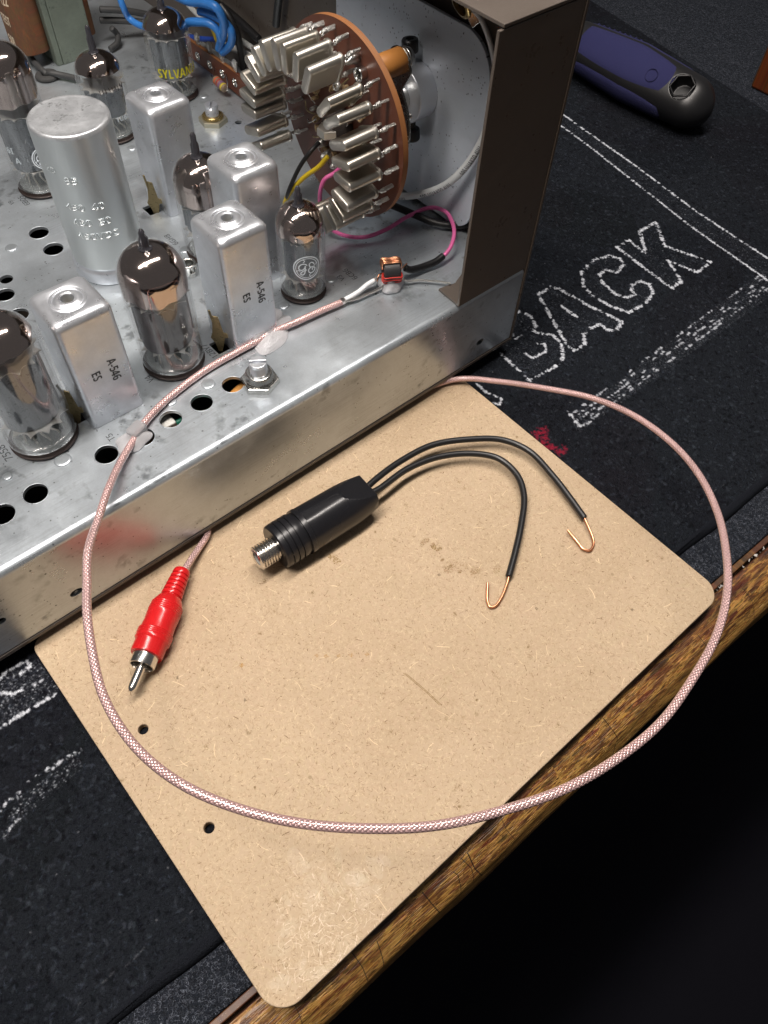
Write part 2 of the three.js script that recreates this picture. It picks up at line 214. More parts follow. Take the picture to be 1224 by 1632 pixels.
{
  const feltBump = again(tex(512, (i) => 0.6 * fine[i] + 0.4 * mid[i]), 1 / 24);
  const strands = (base, lo, hi, n) => canvasTex(1024, 1024, (c, W, H) => { c.fillStyle = base; c.fillRect(0, 0, W, H); for (let i = 0; i < n; i++) { const v = lo + (hi - lo) * Math.pow(rnd(), 1.8), x = rr(-10, W), y = rr(-10, H), a = rr(0, 6.3), l = rr(6, 26); c.strokeStyle = `rgba(${v | 0},${v * 1.04 | 0},${v * 1.14 | 0},${rr(0.25, 0.8)})`; c.lineWidth = rr(0.8, 2.2); for (const [ox, oy] of [[0, 0], [W, 0], [0, H]]) { c.beginPath(); c.moveTo(x - ox, y - oy); c.quadraticCurveTo(x - ox + l * Math.cos(a), y - oy + l * Math.sin(a), x - ox + l * Math.cos(a + 1), y - oy + l * Math.sin(a + 1)); c.stroke(); } } });
  const carpetCol = strands('#20242b', 14, 150, 26000);
  const carpetBump = tex(512, (i) => fine[i]);
  const matCarpet = MP({ map: again(carpetCol, 1 / 62), roughness: 1, specularIntensity: 0.15, bumpMap: again(carpetBump, 1 / 30), bumpScale: 0.0009 });
  const feltTop = MP({ map: matTex.t, roughness: 1, specularIntensity: 0.12, bumpMap: again(grainTex, matTex.W / 44, matTex.H / 44), bumpScale: 0.0011 });
  const feltEdge = MP({ color: lin(0.0105, 0.012, 0.016), roughness: 1, specularIntensity: 0.12, bumpMap: feltBump, bumpScale: 0.0006 });
  setting(mesh('carpet', uvBox(turned(boxAt(-700, 900, -9, -4, -900, 136.4, 1))), matCarpet));
  // felt mat: rolled hem at the bench edge, its top carries the chalk
  const prof = [[-240, 0]]; const topMat = [];
  const zE = 121.6, XR = 256;
  for (let k = 0; k <= 10; k++) { const a = k / 10 * Math.PI * 0.5; prof.push([zE - 3.2 + 3.2 * Math.sin(a), -3.9 + 3.9 * Math.cos(a)]); }
  const felt = thing('felt_mat', 'black felt bench mat with chalk outline letters and lines drawn on it', 'mat', [0, 0, 0]);
  const endX = (z) => 277.5 - 0.164 * z;                                     // the far end of the mat is cut askew
  { const ze = zE - 3.2, zr = (x) => ze + SKEW * x, q = [[-600, -700], [endX(-700), -700], [endX(130), zr(endX(130))], [-600, zr(-600)]];
    const g = new THREE.ShapeGeometry(path(null, q.map(([x, z]) => [x, -z]))); g.rotateX(-Math.PI / 2);
    const p = g.attributes.position, u = g.attributes.uv; for (let i = 0; i < p.count; i++) u.setXY(i, (p.getX(i) - matTex.X0) / matTex.W, (matTex.Z1 - p.getZ(i)) / matTex.H);
    mesh('felt_top', g, feltTop, felt); }
  const hem = []; const N = 120; for (let i = 0; i <= N; i++) { const x = lerp(-600, XR, i / N), w = 0.5 * Math.sin(x * 0.05) + 0.35 * Math.sin(x * 0.13 + 1); hem.push([[zE - 6, -0.02], ...prof.slice(2), [zE + w * 0.3, -4]].map(([z, y], k) => V(x, y, z + (k > 3 ? w : 0)))); }
  mesh('hem', uvBox(turned(loft(hem.map((h) => [...h, V(h[0].x, -4, zE - 6)])))), feltEdge, felt);
  { const a = V(endX(-700), -2.2, -700), b = V(endX(124), -2.2, 124); mesh('end_edge', uvBox(tube([a, a.clone().lerp(b, 0.5), b], 2.15, 40, 10)), feltEdge, felt); }
  // wooden edge of the bench: inner lath, a dirty gap, then the worn rounded nosing
  const woodDraw = (c, W, H) => {
    c.fillStyle = '#9c763c'; c.fillRect(0, 0, W, H);
    for (let i = 0; i < 1500; i++) { const y = rr(0, H), x = rr(0, W), l = rr(20, 150), k = rnd(); c.strokeStyle = k < 0.45 ? `rgba(${rr(60, 100) | 0},${rr(34, 56) | 0},14,${rr(0.1, 0.45)})` : `rgba(${rr(160, 192) | 0},${rr(122, 148) | 0},${rr(64, 92) | 0},${rr(0.08, 0.3)})`; c.lineWidth = rr(0.6, 2.4); c.beginPath(); c.moveTo(x, y); c.quadraticCurveTo(x + l / 2, y + rr(-4, 4), x + l, y + rr(-3, 3)); c.stroke(); }
    for (let i = 0; i < 9000; i++) { const k = rnd(); c.strokeStyle = k < 0.5 ? `rgba(${rr(70, 110) | 0},${rr(40, 64) | 0},14,0.5)` : `rgba(${rr(170, 206) | 0},${rr(130, 158) | 0},${rr(72, 104) | 0},${rr(0.15, 0.5)})`; c.lineWidth = rr(1.4, 5); const x = rr(0, W), y = rr(0, H), l = rr(5, 26); c.beginPath(); c.moveTo(x, y); c.lineTo(x + l, y + rr(-2.5, 2.5)); c.stroke(); }
    for (let i = 0; i < 240; i++) { c.strokeStyle = `rgba(${rr(196, 232) | 0},${rr(160, 188) | 0},${rr(92, 124) | 0},${rr(0.3, 0.8)})`; c.lineWidth = rr(0.8, 2.2); const x = rr(0, W), y = H * (0.4 + 0.45 * rnd()), l = rr(4, 26); c.beginPath(); c.moveTo(x, y); c.lineTo(x + l, y + rr(-3, 3)); c.stroke(); }
    for (let i = 0; i < 2600; i++) { c.strokeStyle = `rgba(38,20,6,${rr(0.2, 0.75)})`; c.lineWidth = rr(1, 4); const x = rr(0, W), y = rr(0, H), l = rr(4, 20); c.beginPath(); c.moveTo(x, y); c.lineTo(x + l, y + rr(-1.5, 1.5)); c.stroke(); }
    {                                                            // old dark varnish left on the inner half, worn through in patches
      for (let i = 0; i < 1500; i++) { const y = H * Math.pow(rnd(), 1.7) * 0.62, x = rr(0, W), r = rr(4, 26) * (1 - y / H * 0.8); c.fillStyle = `rgba(${rr(30, 72) | 0},${rr(14, 32) | 0},${rr(8, 18) | 0},${rr(0.12, 0.5)})`; c.beginPath(); c.ellipse(x, y, r * rr(1, 3), r * 0.55, rr(-0.2, 0.2), 0, 7); c.fill(); }
      for (let i = 0; i < 260; i++) { const y = rr(0.05, 0.6) * H, x = rr(0, W); c.fillStyle = `rgba(${rr(165, 205) | 0},${rr(120, 150) | 0},${rr(55, 85) | 0},${rr(0.15, 0.55)})`; c.beginPath(); c.ellipse(x, y, rr(2, 15), rr(1, 5), rr(-0.3, 0.3), 0, 7); c.fill(); }
      for (let i = 0; i < 12; i++) { const x = rr(0, W); c.strokeStyle = 'rgba(15,8,3,0.85)'; c.lineWidth = rr(1, 2.4); c.beginPath(); c.moveTo(x, rr(0.2, 0.4) * H); c.lineTo(x + rr(-10, 10), rr(0.45, 0.6) * H); c.lineTo(x + rr(-14, 14), rr(0.65, 0.8) * H); c.stroke(); }
    }
  };
  const wTex = canvasTex(2048, 320, (c, W, H) => woodDraw(c, W, H));
  const wBump = canvasTex(2048, 320, (c, W, H) => { c.fillStyle = '#888'; c.fillRect(0, 0, W, H); for (let i = 0; i < 7000; i++) { const k = rr(20, 220) | 0; c.strokeStyle = `rgba(${k},${k},${k},0.45)`; c.lineWidth = rr(0.6, 2.4); const x = rr(0, W), y = rr(0, H), l = rr(4, 60); c.beginPath(); c.moveTo(x, y); c.lineTo(x + l, y + rr(-2, 2)); c.stroke(); } }, false);
  const matWood = M({ map: wTex, roughness: 0.45, bumpMap: wBump, bumpScale: 0.0008 }), matWoodIn = M({ map: wTex, roughness: 0.5 });
  const nose = []; for (let k = 0; k <= 16; k++) { const a = k / 16 * Math.PI / 2; nose.push([140.4 + 16.2 * Math.sin(a) ** 0.9, -3.6 - 15.5 * (1 - Math.cos(a)) ** 1.0]); }
  const L0 = -420, L1 = 460, NN = 90, pos = [], uv = [], idx = [], cols = [[139.8, -8], [139.9, -4.6], ...nose, [156.6, -34], [150, -36]];
  for (let i = 0; i <= NN; i++) for (let j = 0; j < cols.length; j++) { const x = lerp(L0, L1, i / NN), w = 0.25 * Math.sin(x * 0.031 + j) + 0.2 * Math.sin(x * 0.11); pos.push(x, cols[j][1] + w * 0.4, cols[j][0] + w * (j > 2 ? 1 : 0.3)); uv.push((x - L0) / 300, 1 - j / (cols.length - 1)); }
  for (let i = 0; i < NN; i++) for (let j = 0; j < cols.length - 1; j++) { const a = i * cols.length + j, b = a + cols.length; idx.push(a, a + 1, b, b, a + 1, b + 1); }
  const g = new THREE.BufferGeometry(); g.setAttribute('position', new THREE.Float32BufferAttribute(pos, 3)); g.setAttribute('uv', new THREE.Float32BufferAttribute(uv, 2)); g.setIndex(idx); g.computeVertexNormals();
  wTex.wrapS = wBump.wrapS = THREE.RepeatWrapping;
  const table = thing('workbench', 'old oak bench top edge with worn rounded nosing below the board', 'workbench', [0, 0, 0]);
  mesh('nosing', turned(g), matWood, table);
  const lg = turned(boxAt(L0, L1, -9, -4.4, 136.6, 138.9, 0.4)); { const p = lg.attributes.position, u = lg.attributes.uv; for (let i = 0; i < p.count; i++) u.setXY(i, p.getX(i) / 300, 0.3 + p.getZ(i) / 60); }
  mesh('lath', lg, matWoodIn, table);
  mesh('bench_core', turned(boxAt(-700, 900, -34, -9.1, -900, 139.7, 0.5)), M({ color: lin(0.09, 0.045, 0.018), roughness: 0.7 }), table);
  const crumbs = []; for (let i = 0; i < 70; i++) { const x = rr(-50, 70); const c = new THREE.IcosahedronGeometry(rr(0.12, 0.42) * (rnd() < 0.2 ? 1.7 : 1), 0); c.scale(rr(1, 3.4), 0.6, rr(0.5, 1)); c.rotateY(rr(0, 3)); crumbs.push(T(c, x, -4.8, 139.4 + rr(-0.4, 0.5))); }
  const cr = stuff(mesh('plaster_crumbs', crumbs.map(turned), M({ color: lin(0.46, 0.44, 0.42), roughness: 0.9 }))); cr.userData.label = 'pale plaster crumbs caught in the gap along the bench edge'; cr.userData.category = 'crumbs';
  setting(mesh('floor', T(new THREE.BoxGeometry(6000, 20, 6000), 0, -780, 0), MP({ color: lin(0.010, 0.010, 0.014), roughness: 0.9, specularIntensity: 0.1 })));
  // wooden block standing on the carpet beyond the mat
  const b = PY(1193, 140, -4); const wt = canvasTex(128, 256, (c, W, H) => { c.fillStyle = '#5a2f18'; c.fillRect(0, 0, W, H); for (let i = 0; i < 220; i++) { c.strokeStyle = `rgba(${rr(30, 120) | 0},${rr(16, 60) | 0},12,0.35)`; c.lineWidth = rr(0.5, 2); const x = rr(0, W); c.beginPath(); c.moveTo(x, 0); c.lineTo(x + rr(-6, 6), H); c.stroke(); } });
  tag(mesh('wooden_post', boxAt(b.x + 1, b.x + 41, -4, 70, b.z, b.z + 43, 2), M({ map: wt, roughness: 0.35 })), 'reddish brown varnished wooden post standing on the grey carpet', 'post');
}

// ---------------------------------------------------------------- fibreboard
{
  const X0 = -234.9, X1 = -30.6, Z0 = -2.2, Z1 = 141.7, W = 2048, K = W / (X1 - X0), H = Math.round((Z1 - Z0) * K), y = 3.2;
  const at = (u, v) => { const p = PY(u, v, y); return [(p.x - X0) * K, (p.z - Z0) * K]; };
  const n = 512, big = fbm(n, 120, 5);
  const col = canvasTex(W, H, (c) => {
    c.fillStyle = '#af9a80'; c.fillRect(0, 0, W, H);
    for (let j = 0; j < H; j += 8) for (let i = 0; i < W; i += 8) { const v = big[(((j / 8) | 0) % n) * n + (((i / 8) | 0) % n)] - 0.5; c.fillStyle = v > 0 ? `rgba(204,184,152,${v * 0.9})` : `rgba(136,112,80,${-v * 0.9})`; c.fillRect(i, j, 8, 8); }
    const stroke = (x, y0, l, a, w, s) => { c.strokeStyle = s; c.lineWidth = w; c.beginPath(); c.moveTo(x, y0); const b = a + rr(-0.7, 0.7); c.quadraticCurveTo(x + l * 0.5 * Math.cos(a), y0 + l * 0.5 * Math.sin(a), x + l * 0.5 * (Math.cos(a) + Math.cos(b)), y0 + l * 0.5 * (Math.sin(a) + Math.sin(b))); c.stroke(); };
    for (let i = 0; i < 80000; i++) stroke(rr(0, W), rr(0, H), rr(3, 13), rr(0, 6.3), rr(0.7, 2.0), rnd() < 0.5 ? `rgba(218,198,164,${rr(0.08, 0.42)})` : `rgba(118,92,58,${rr(0.06, 0.36)})`);
    for (let i = 0; i < 2600; i++) stroke(rr(0, W), rr(0, H), rr(6, 20), rr(0, 6.3), rr(0.6, 1.5), `rgba(236,214,180,${rr(0.15, 0.55)})`);
    for (let i = 0; i < 170; i++) stroke(rr(0, W), rr(0, H), rr(18, 52), rr(0, 6.3), rr(0.8, 2.0), `rgba(243,220,180,${rr(0.35, 0.85)})`);
    for (let i = 0; i < 7000; i++) stroke(rr(0, W), rr(0, H), rr(2, 11), rr(0, 6.3), rr(0.8, 1.9), `rgba(74,50,24,${rr(0.2, 0.7)})`);
    for (let i = 0; i < 130; i++) stroke(rr(0, W), rr(0, H), rr(10, 30), rr(0, 6.3), rr(1, 2), `rgba(70,46,22,${rr(0.35, 0.7)})`);
    for (let i = 0; i < 60; i++) { c.fillStyle = `rgba(96,78,50,${rr(0.1, 0.3)})`; c.beginPath(); c.ellipse(rr(0, W), rr(0, H), rr(3, 9), rr(2, 7), rr(0, 3), 0, 7); c.fill(); }
    const blot = (pts, r, rgb, a, m = 60) => { for (const [u, v] of pts) { const [x, y0] = at(u, v); for (let i = 0; i < m; i++) { c.fillStyle = `rgba(${rgb},${rr(0.1, a)})`; c.beginPath(); c.ellipse(x + rr(-r, r), y0 + rr(-r, r), rr(0.6, 3), rr(0.5, 2), rr(0, 3), 0, 7); c.fill(); } } };
    { const P = [[676, 866], [690, 872], [700, 882], [706, 894], [714, 903], [728, 907], [748, 911], [766, 909], [790, 905]], knots = Array.from({ length: 16 }, () => [rnd() * 7.99, rr(3, 13), rr(0.15, 0.5)]); for (const [t, w, al] of knots) { const k = Math.floor(t), [x, y0] = at(lerp(P[k][0], P[k + 1][0], t - k) + rr(-4, 4), lerp(P[k][1], P[k + 1][1], t - k) + rr(-4, 4)); for (let i = 0; i < 70; i++) { const a = rr(0, 6.3), d = Math.sqrt(rnd()) * w * 1.9; c.fillStyle = `rgba(${rr(88, 116) | 0},${rr(66, 84) | 0},${rr(32, 48) | 0},${rr(0.06, al)})`; c.beginPath(); c.ellipse(x + d * 1.4 * Math.cos(a), y0 + d * 0.7 * Math.sin(a), rr(0.8, 4), rr(0.6, 2), rr(0, 3), 0, 7); c.fill(); } } }
    for (let i = 0; i < 44; i++) { const bx = rr(0, W), by = rr(0, H), r = rr(6, 26); for (let k = 0; k < 40; k++) { c.fillStyle = `rgba(106,84,52,${rr(0.06, 0.28)})`; c.beginPath(); c.ellipse(bx + rr(-r, r) * rnd(), by + rr(-r, r) * rnd(), rr(0.6, 4), rr(0.5, 2.4), rr(0, 3), 0, 7); c.fill(); } }
    blot([[528, 887], [536, 894]], 13, '100,72,26', 0.7, 80); blot([[692, 872]], 9, '100,74,26', 0.75); blot([[760, 697], [766, 703]], 10, '120,96,30', 0.45, 40); blot([[732, 768], [740, 778]], 7, '104,78,42', 0.3, 30);
    blot([[505, 1045], [520, 1046], [540, 1045], [560, 1044], [585, 1043]], 6, '150,112,62', 0.4, 40); blot([[855, 970], [1008, 972], [390, 1116], [283, 1080], [700, 916]], 5, '70,56,40', 0.4, 30); blot([[385, 1060]], 7, '150,104,40', 0.5, 40);
    for (const d of [0, 3]) { const [x0, y0] = at(643 + d, 1073), [x1, y1] = at(701 + d, 1124); c.strokeStyle = 'rgba(96,72,34,0.55)'; c.lineWidth = 2.4; c.beginPath(); c.moveTo(x0, y0); c.quadraticCurveTo((x0 + x1) / 2 + 4, (y0 + y1) / 2 - 6, x1, y1); c.stroke(); }
    // scuffed corner: raised pale fibres
    for (let i = 0; i < 46; i++) { const [x, y0] = at(rr(440, 640), rr(1370, 1580)); c.fillStyle = `rgba(214,204,190,${rr(0.04, 0.13)})`; c.beginPath(); c.ellipse(x, y0, rr(8, 46), rr(6, 24), rr(0, 3), 0, 7); c.fill(); }
    for (let i = 0; i < 900; i++) { const [x, y0] = at(rr(440, 640), rr(1385, 1590)); const [cx, cy] = at(520, 1500); if (Math.hypot(x - cx, y0 - cy) > rr(40, 260)) continue; stroke(x, y0, rr(6, 28), rr(0, 6.3), rr(0.7, 2), `rgba(240,226,206,${rr(0.15, 0.6)})`); }
  });
  const bmp = canvasTex(1024, Math.round(H / 2), (c, w, h) => { c.fillStyle = '#808080'; c.fillRect(0, 0, w, h); for (let i = 0; i < 30000; i++) { const k = rr(70, 190) | 0; c.strokeStyle = `rgba(${k},${k},${k},0.35)`; c.lineWidth = rr(0.6, 1.6); const x = rr(0, w), y0 = rr(0, h), a = rr(0, 6.3), l = rr(2, 10); c.beginPath(); c.moveTo(x, y0); c.lineTo(x + l * Math.cos(a), y0 + l * Math.sin(a)); c.stroke(); } }, false);
  const sh = roundRect(X0, Z0, X1, Z1, [5, 5, 8, 8]);
  for (const [u, v] of [[228, 1162], [333, 1319]]) { const p = PY(u, v, y); sh.holes.push(roundHole(p.x, p.z, 1.65)); }
  const g = flat(slab(sh, y, 3.15, 0.35, 16)), p = g.attributes.position, uv = g.attributes.uv;
  for (let i = 0; i < p.count; i++) uv.setXY(i, (p.getX(i) - X0) / (X1 - X0), 1 - (p.getZ(i) - Z0) / (Z1 - Z0));
  tag(mesh('fibreboard_panel', g, M({ map: col, roughness: 0.85, bumpMap: bmp, bumpScale: 0.00025 })), 'tan fibreboard sheet with two drilled holes lying half under the chassis', 'board');
}

// ---------------------------------------------------------------- chassis
const YT = 47;                                                               // height of the chassis deck
const deck = (u, v) => PY(u, v, YT);
const DX0 = -330, DZ0 = -420;
{
  const ch = thing('chassis', 'bright zinc plated steel radio chassis with a folded front apron full of holes', 'chassis', [0, 0, 0]);
  const sh = roundRect(DX0, DZ0, -0.2, -2.6, 0.01);
  const holes = [[-219, -19.8], [-207.4, -20.7], [-182, -20.7], [-168.8, -19.6], [-157.2, -20.7], [-144.7, -20.5], [-131.3, -20.9]].map(([x, z]) => [x, z, 3.9]);
  for (const [u, v, r] of [[62, 371, 4], [85, 397, 4], [30, 502, 3.7], [8, 470, 3.6], [10, 445, 2.6], [380, 195, 1.7], [395, 527, 1.5], [245, 543, 1.7]]) { const p = deck(u, v); holes.push([p.x, p.z, r]); }
  for (const [x, z, r] of holes) sh.holes.push(roundHole(x, z, r));
  const slots = []; for (const [x, z] of [[-182.5, -42], [-124, -40], [-100, -128]]) sh.holes.push(roundRect(x - 2.6, z - 3.4, x + 2.8, z + 3.4, 0.4, true));
  mesh('deck', uvBox(slab(sh, YT, 1.2, 0, 22)), matZinc, ch);
  const rims = holes.slice(0, 11).map(([x, z, r]) => T(new THREE.TorusGeometry(r + 0.12, 0.16, 6, 28).rotateX(Math.PI / 2), x, YT, z));
  mesh('punched_rims', uvBox(mergeGeometries(rims.map(flat))), matZinc, ch);
  const fr = roundRect(DX0, 9, -0.2, YT - 2.6, 0.01);
  for (const [u, v, a, b] of [[765, 545, 2.1, 1.5], [122, 944, 2.3, 1.7], [2, 990, 1.5, 1.5]]) { const p = PZ(u, v, 0); const h = new THREE.Path(); h.absellipse(p.x, p.y, a, b, 0, Math.PI * 2, true, 0); fr.holes.push(h); }
  mesh('front_apron', uvBox(T(ext(fr, 1.2, 0), 0, 0, -1.2)), matZinc, ch);
  const bend = []; for (const x of [DX0, -0.2]) { const r = []; for (let k = 0; k <= 8; k++) { const a = k / 8 * Math.PI / 2; r.push(V(x, YT - 2.6 + 2.6 * Math.cos(a), -2.6 + 2.6 * Math.sin(a))); } for (let k = 8; k >= 0; k--) { const a = k / 8 * Math.PI / 2; r.push(V(x, YT - 2.6 + 1.4 * Math.cos(a), -2.6 + 1.4 * Math.sin(a))); } bend.push(r); }
  mesh('front_bend', uvBox(crease(loft(bend.map((r) => r.slice().reverse())), 0.7)), matZinc, ch);
  mesh('side_apron', boxAt(-1.4, -0.2, 9, YT - 1.3, DZ0, -1.3, 0.1), matZinc, ch);
  mesh('rear_apron', boxAt(DX0, -1.5, 9, YT - 1.3, DZ0, DZ0 + 1.2, 0.1), matZinc, ch);
  mesh('end_apron', boxAt(DX0, DX0 + 1.2, 9, YT - 1.3, DZ0 + 1.3, -1.3, 0.1), matZinc, ch);
  mesh('bottom_pan', uvBox(boxAt(DX0, 0.9, 6.9, 8.6, DZ0, 0.5, 0.3)), matBrown, ch);
  for (const [x, z] of [[-18, -22], [-315, -22], [-18, -400], [-315, -400]]) mesh('rubber_foot', T(lathe([[0, 0], [6, 0], [6.4, 1], [6.4, 6], [5.6, 7], [0, 7]], 20), x, 0, z), matBlack, ch);
  // captive nuts seen through the apron holes
  for (const [u, v] of [[765, 545], [122, 944]]) { const p = PZ(u, v, -3); mesh('captive_nut', T(lathe([[1.1, 0], [2.6, 0], [2.6, 2.4], [1.1, 2.4], [1.1, 0]], 16).rotateX(Math.PI / 2), p.x, p.y, -3.9), matSteel, ch); }
  // flat rivet heads on the deck
  const rivetAt = [[100, 733, 2.9], [332, 612, 2.6], [272, 640, 2.2], [115, 515, 2.3], [18, 395, 2.5], [295, 398, 2.3], [325, 153, 2.3], [210, 236, 2.2], [452, 487, 2.3], [528, 445, 2.4], [12, 760, 1.6]];
  for (const [u, v, r] of rivetAt) { const p = deck(u, v); mesh('rivet', T(lathe([[0, 0.55], [r * 0.7, 0.5], [r * 0.94, 0.3], [r, 0]], 24), p.x, YT + 0.02, p.z), matZinc, ch); }
}
// parts seen through the deck holes
{
  const c1 = tag(mesh('tubular_capacitor', along(lathe([[0, 0], [2.6, 0.2], [3, 1], [3, 15], [2.6, 15.8], [0, 16]], 18), V(-136, 39, -20), V(-126, 39, -23)), M({ color: lin(0.42, 0.2, 0.05), roughness: 0.5 })), 'small orange capacitor inside the chassis below the hole beside the hex nut', 'capacitor');
  tag(mesh('terminal_board', uvBox(boxAt(-172, -150, 37, 38.6, -26, -17, 0.2).rotateY(0)), M({ color: lin(0.2, 0.1, 0.035), roughness: 0.6 })), 'brown terminal board inside the chassis below the deck holes', 'terminal board');
  tag(mesh('ceramic_body', boxAt(-163, -155, 40, 43, -27, -22, 0.6), M({ color: lin(0.5, 0.5, 0.47), roughness: 0.5 })), 'pale component body inside the chassis below a deck hole', 'component');
  tag(mesh('hidden_wire', tube([V(-160, 38, -26), V(-147, 41, -22), V(-138, 38, -17)], 1.1), wire(0.01, 0.2, 0.13)), 'green wire inside the chassis below a round deck hole', 'wire');
  tag(mesh('hidden_wire', tube([V(-153, 36, -15), V(-144, 39, -18.4), V(-136, 36, -14)], 0.9), wire(0.6, 0.06, 0.2)), 'pink wire inside the chassis below a round deck hole', 'wire');
}

// ---------------------------------------------------------------- brown front panel with its folded edges
const PX0 = -38.6, PTOP = 150;
{
  const p = thing('front_panel', 'dark brown painted front panel with folded side and top edges standing on the chassis end', 'panel', [0, 0, 0]);
  mesh('panel_sheet', uvBox(boxAt(0, 1.3, 6.8, PTOP, DZ0, 0.6, 0.3)), matBrown, p);
  const sf = path(null, [[PX0, YT + 0.25], [-0.05, YT + 0.25], [-0.05, PTOP - 1.6], [PX0, PTOP - 1.6]]);
  mesh('side_flange', uvBox(T(ext(sf, 1.2, 0.25), 0, 0, -0.7)), matBrown, p);
  mesh('top_flange', uvBox(boxAt(PX0 + 1.5, -0.05, PTOP - 1.2, PTOP, DZ0, 0.4, 0.3)), matBrown, p);
  // foot folded inwards onto the deck
  const tab = [[699, 461], [731, 487], [737, 470], [738, 434], [729, 446], [725, 452], [714, 455]].map(([u, v]) => { const q = PY(u, v, YT + 0.9); return [q.x, q.z]; });
  mesh('mounting_tab', uvBox(slab(path(null, tab), YT + 1.2, 1.1, 0.15)), matBrown, p);
  const nearZ = PX(780, 130, -6).z, farZ = PX(535, 0, -6).z;
  const specks = canvasTex(512, 512, (c, W, H) => { c.fillStyle = '#c3cad2'; c.fillRect(0, 0, W, H); for (let i = 0; i < 160; i++) { const v = rr(176, 214); c.fillStyle = `rgba(${v},${v + 5},${v + 12},0.14)`; c.beginPath(); c.ellipse(rr(0, W), rr(0, H), rr(10, 70), rr(10, 50), 0, 0, 7); c.fill(); } for (let i = 0; i < 420; i++) { c.fillStyle = `rgba(30,30,34,${rr(0.3, 0.9)})`; c.beginPath(); c.ellipse(rr(0, W), H * Math.pow(rnd(), 1.6), rr(0.5, 1.7), rr(0.6, 2.6), rr(-0.4, 0.4), 0, 7); c.fill(); } });
  const sh = roundRect(0, 0, nearZ - farZ, 126 - YT - 2.2, [1, 10, 15, 3]); const g = flat(ext(sh, 1.6, 0.3, 14)); { const q = g.attributes.position, u = g.attributes.uv; for (let i = 0; i < q.count; i++) u.setXY(i, q.getX(i) / 92, q.getY(i) / 78); }
  g.rotateY(-Math.PI / 2); T(g, -4.6, YT + 2.2, farZ);
  mesh('back_plate', g, M({ map: specks, metalness: 0.2, roughness: 0.42, color: lin(0.95, 0.96, 0.98) }), p);
  for (const [y, z] of [[60, -112], [60, -42], [118, -112], [116, -44]]) mesh('spacer', rod(V(-4.8, y, z), V(0.1, y, z), 3, 14), matSteel, p);
  // pilot lamp holder clipped under the top edge
  const b = PX(742, 6, -14);
  const l = thing('lamp_holder', 'small metal lamp holder on a tapered bracket below the top edge of the brown panel', 'lamp holder', [b.x, b.y, b.z]);
  mesh('holder_shell', along(lathe([[3.4, 0], [4.6, 0.3], [4.8, 1.2], [4.2, 2], [4.2, 9], [3.6, 9.4], [3.4, 9]], 24), V(-3, 0, 0), V(6, 4, 1)), matBrass, l);
  mesh('bracket', uvBox(T(ext(path(null, [[-7, 10], [9, 10], [5, -4], [1, -8], [-3, -4]]), 0.8, 0.1), 0, 0, 0).rotateY(-Math.PI / 2 + 0.2).translate(4, 0, 0)), matSteel, l);
  mesh('lead', tube([V(0, 0, 0), V(-1, -1, 8), V(5, -16, 12), V(9, -46, 13)], 0.9), wire(0.45, 0.45, 0.46), l);
}

// ---------------------------------------------------------------- shielded cans
function can(x, z, top, label, writing, mat = matAlu) {
  const o = thing('shield_can', label, 'shield can', [x, YT, z], 'square aluminium shield cans on the deck'); const H = top - YT, R = [];
  o.rotation.y = rr(-0.025, 0.025); const a = 9.6, ink = rr(0.78, 0.95); R.push(ringSq(a + 0.15, 1.6, 0.1), ringSq(a, 1.7, 1.5), ringSq(a, 1.9, H * 0.5), ringSq(a, 2.3, H - 3.2));
  for (let k = 0; k <= 6; k++) { const t = k / 6 * Math.PI / 2; R.push(ringSq(a - 2.6 + 2.6 * Math.cos(t), 2.4 + 0.5 * (1 - Math.cos(t)), H - 2.6 + 2.6 * Math.sin(t))); }
  for (const [r, y] of [[6.1, 0], [5.8, -0.15], [5.4, 0.1], [5.0, 0.12], [4.7, -0.12], [4.3, 0.05], [3.7, 0.55], [3.1, 0.75], [2.5, 0.7], [2.05, 0.35], [1.95, -1.2], [1.95, -6]]) R.push(ringSq(r, r, H + y));
  mesh('shell', uvBox(crease(loft(R, true, false), 0.5), 1, x * 3.1, z * 2.3), mat, o);
  mesh('tuning_slug', T(lathe([[0, 0], [1.6, 0], [1.9, -0.4]], 16), 0, H - 4.6, 0), M({ color: lin(0.16, 0.13, 0.07), roughness: 0.7 }), o);
  if (writing) {
    const m = print('printed_number', (c, W, Hh) => { c.translate(W / 2, Hh / 2); c.rotate(Math.PI / 2); c.fillStyle = `rgba(18,18,20,${ink})`; c.textAlign = 'center'; c.textBaseline = 'middle'; c.font = 'bold 84px sans-serif'; c.save(); c.scale(0.84, 1); c.fillText('A-546', 0, -W * 0.20); c.fillText('ES', -14, W * 0.29); c.restore(); c.globalCompositeOperation = 'destination-out'; for (let i = 0; i < 120; i++) { c.fillStyle = `rgba(0,0,0,${rr(0.2, 0.9)})`; c.beginPath(); c.ellipse(rr(-W, W) / 2, rr(-Hh, Hh) / 2, rr(0.6, 3.2), rr(0.6, 2), 0, 0, 7); c.fill(); } }, 12.5, 13, 20, o, { rough: 0.5 });
    m.position.set(1.0 * S, (H * 0.46) * S, (a + 0.09) * S);
  }
  // bronze spring clip hooked through the deck beside the can
  if (writing !== null) {
    const P = [[-1.2, 12.5], [0.5, 12], [1.6, 5.6], [2.8, 5], [2.9, 3.6], [1.7, 3.2], [1.2, 0.4], [0.4, -2.5], [-0.8, -2.5], [-1.5, 1], [-2.7, 3.4], [-2.0, 5.4], [-1.7, 8]];
    const g = ext(path(null, P), 0.5, 0.08); g.scale(1.15, 1.05, 1); g.rotateX(-0.1); g.rotateY(-0.75); mesh('spring_clip', uvBox(T(g, -a - 2.5, 0.6, 2.2)), matBronze, o);
    mesh('clip_rib', uvBox(T(boxAt(-0.4, 0.4, 0, 13, -0.35, 0.35, 0.2).rotateZ(0.12), -a - 2.2, 4, 0.6)), matBronze, o);
  }
  return o;
}
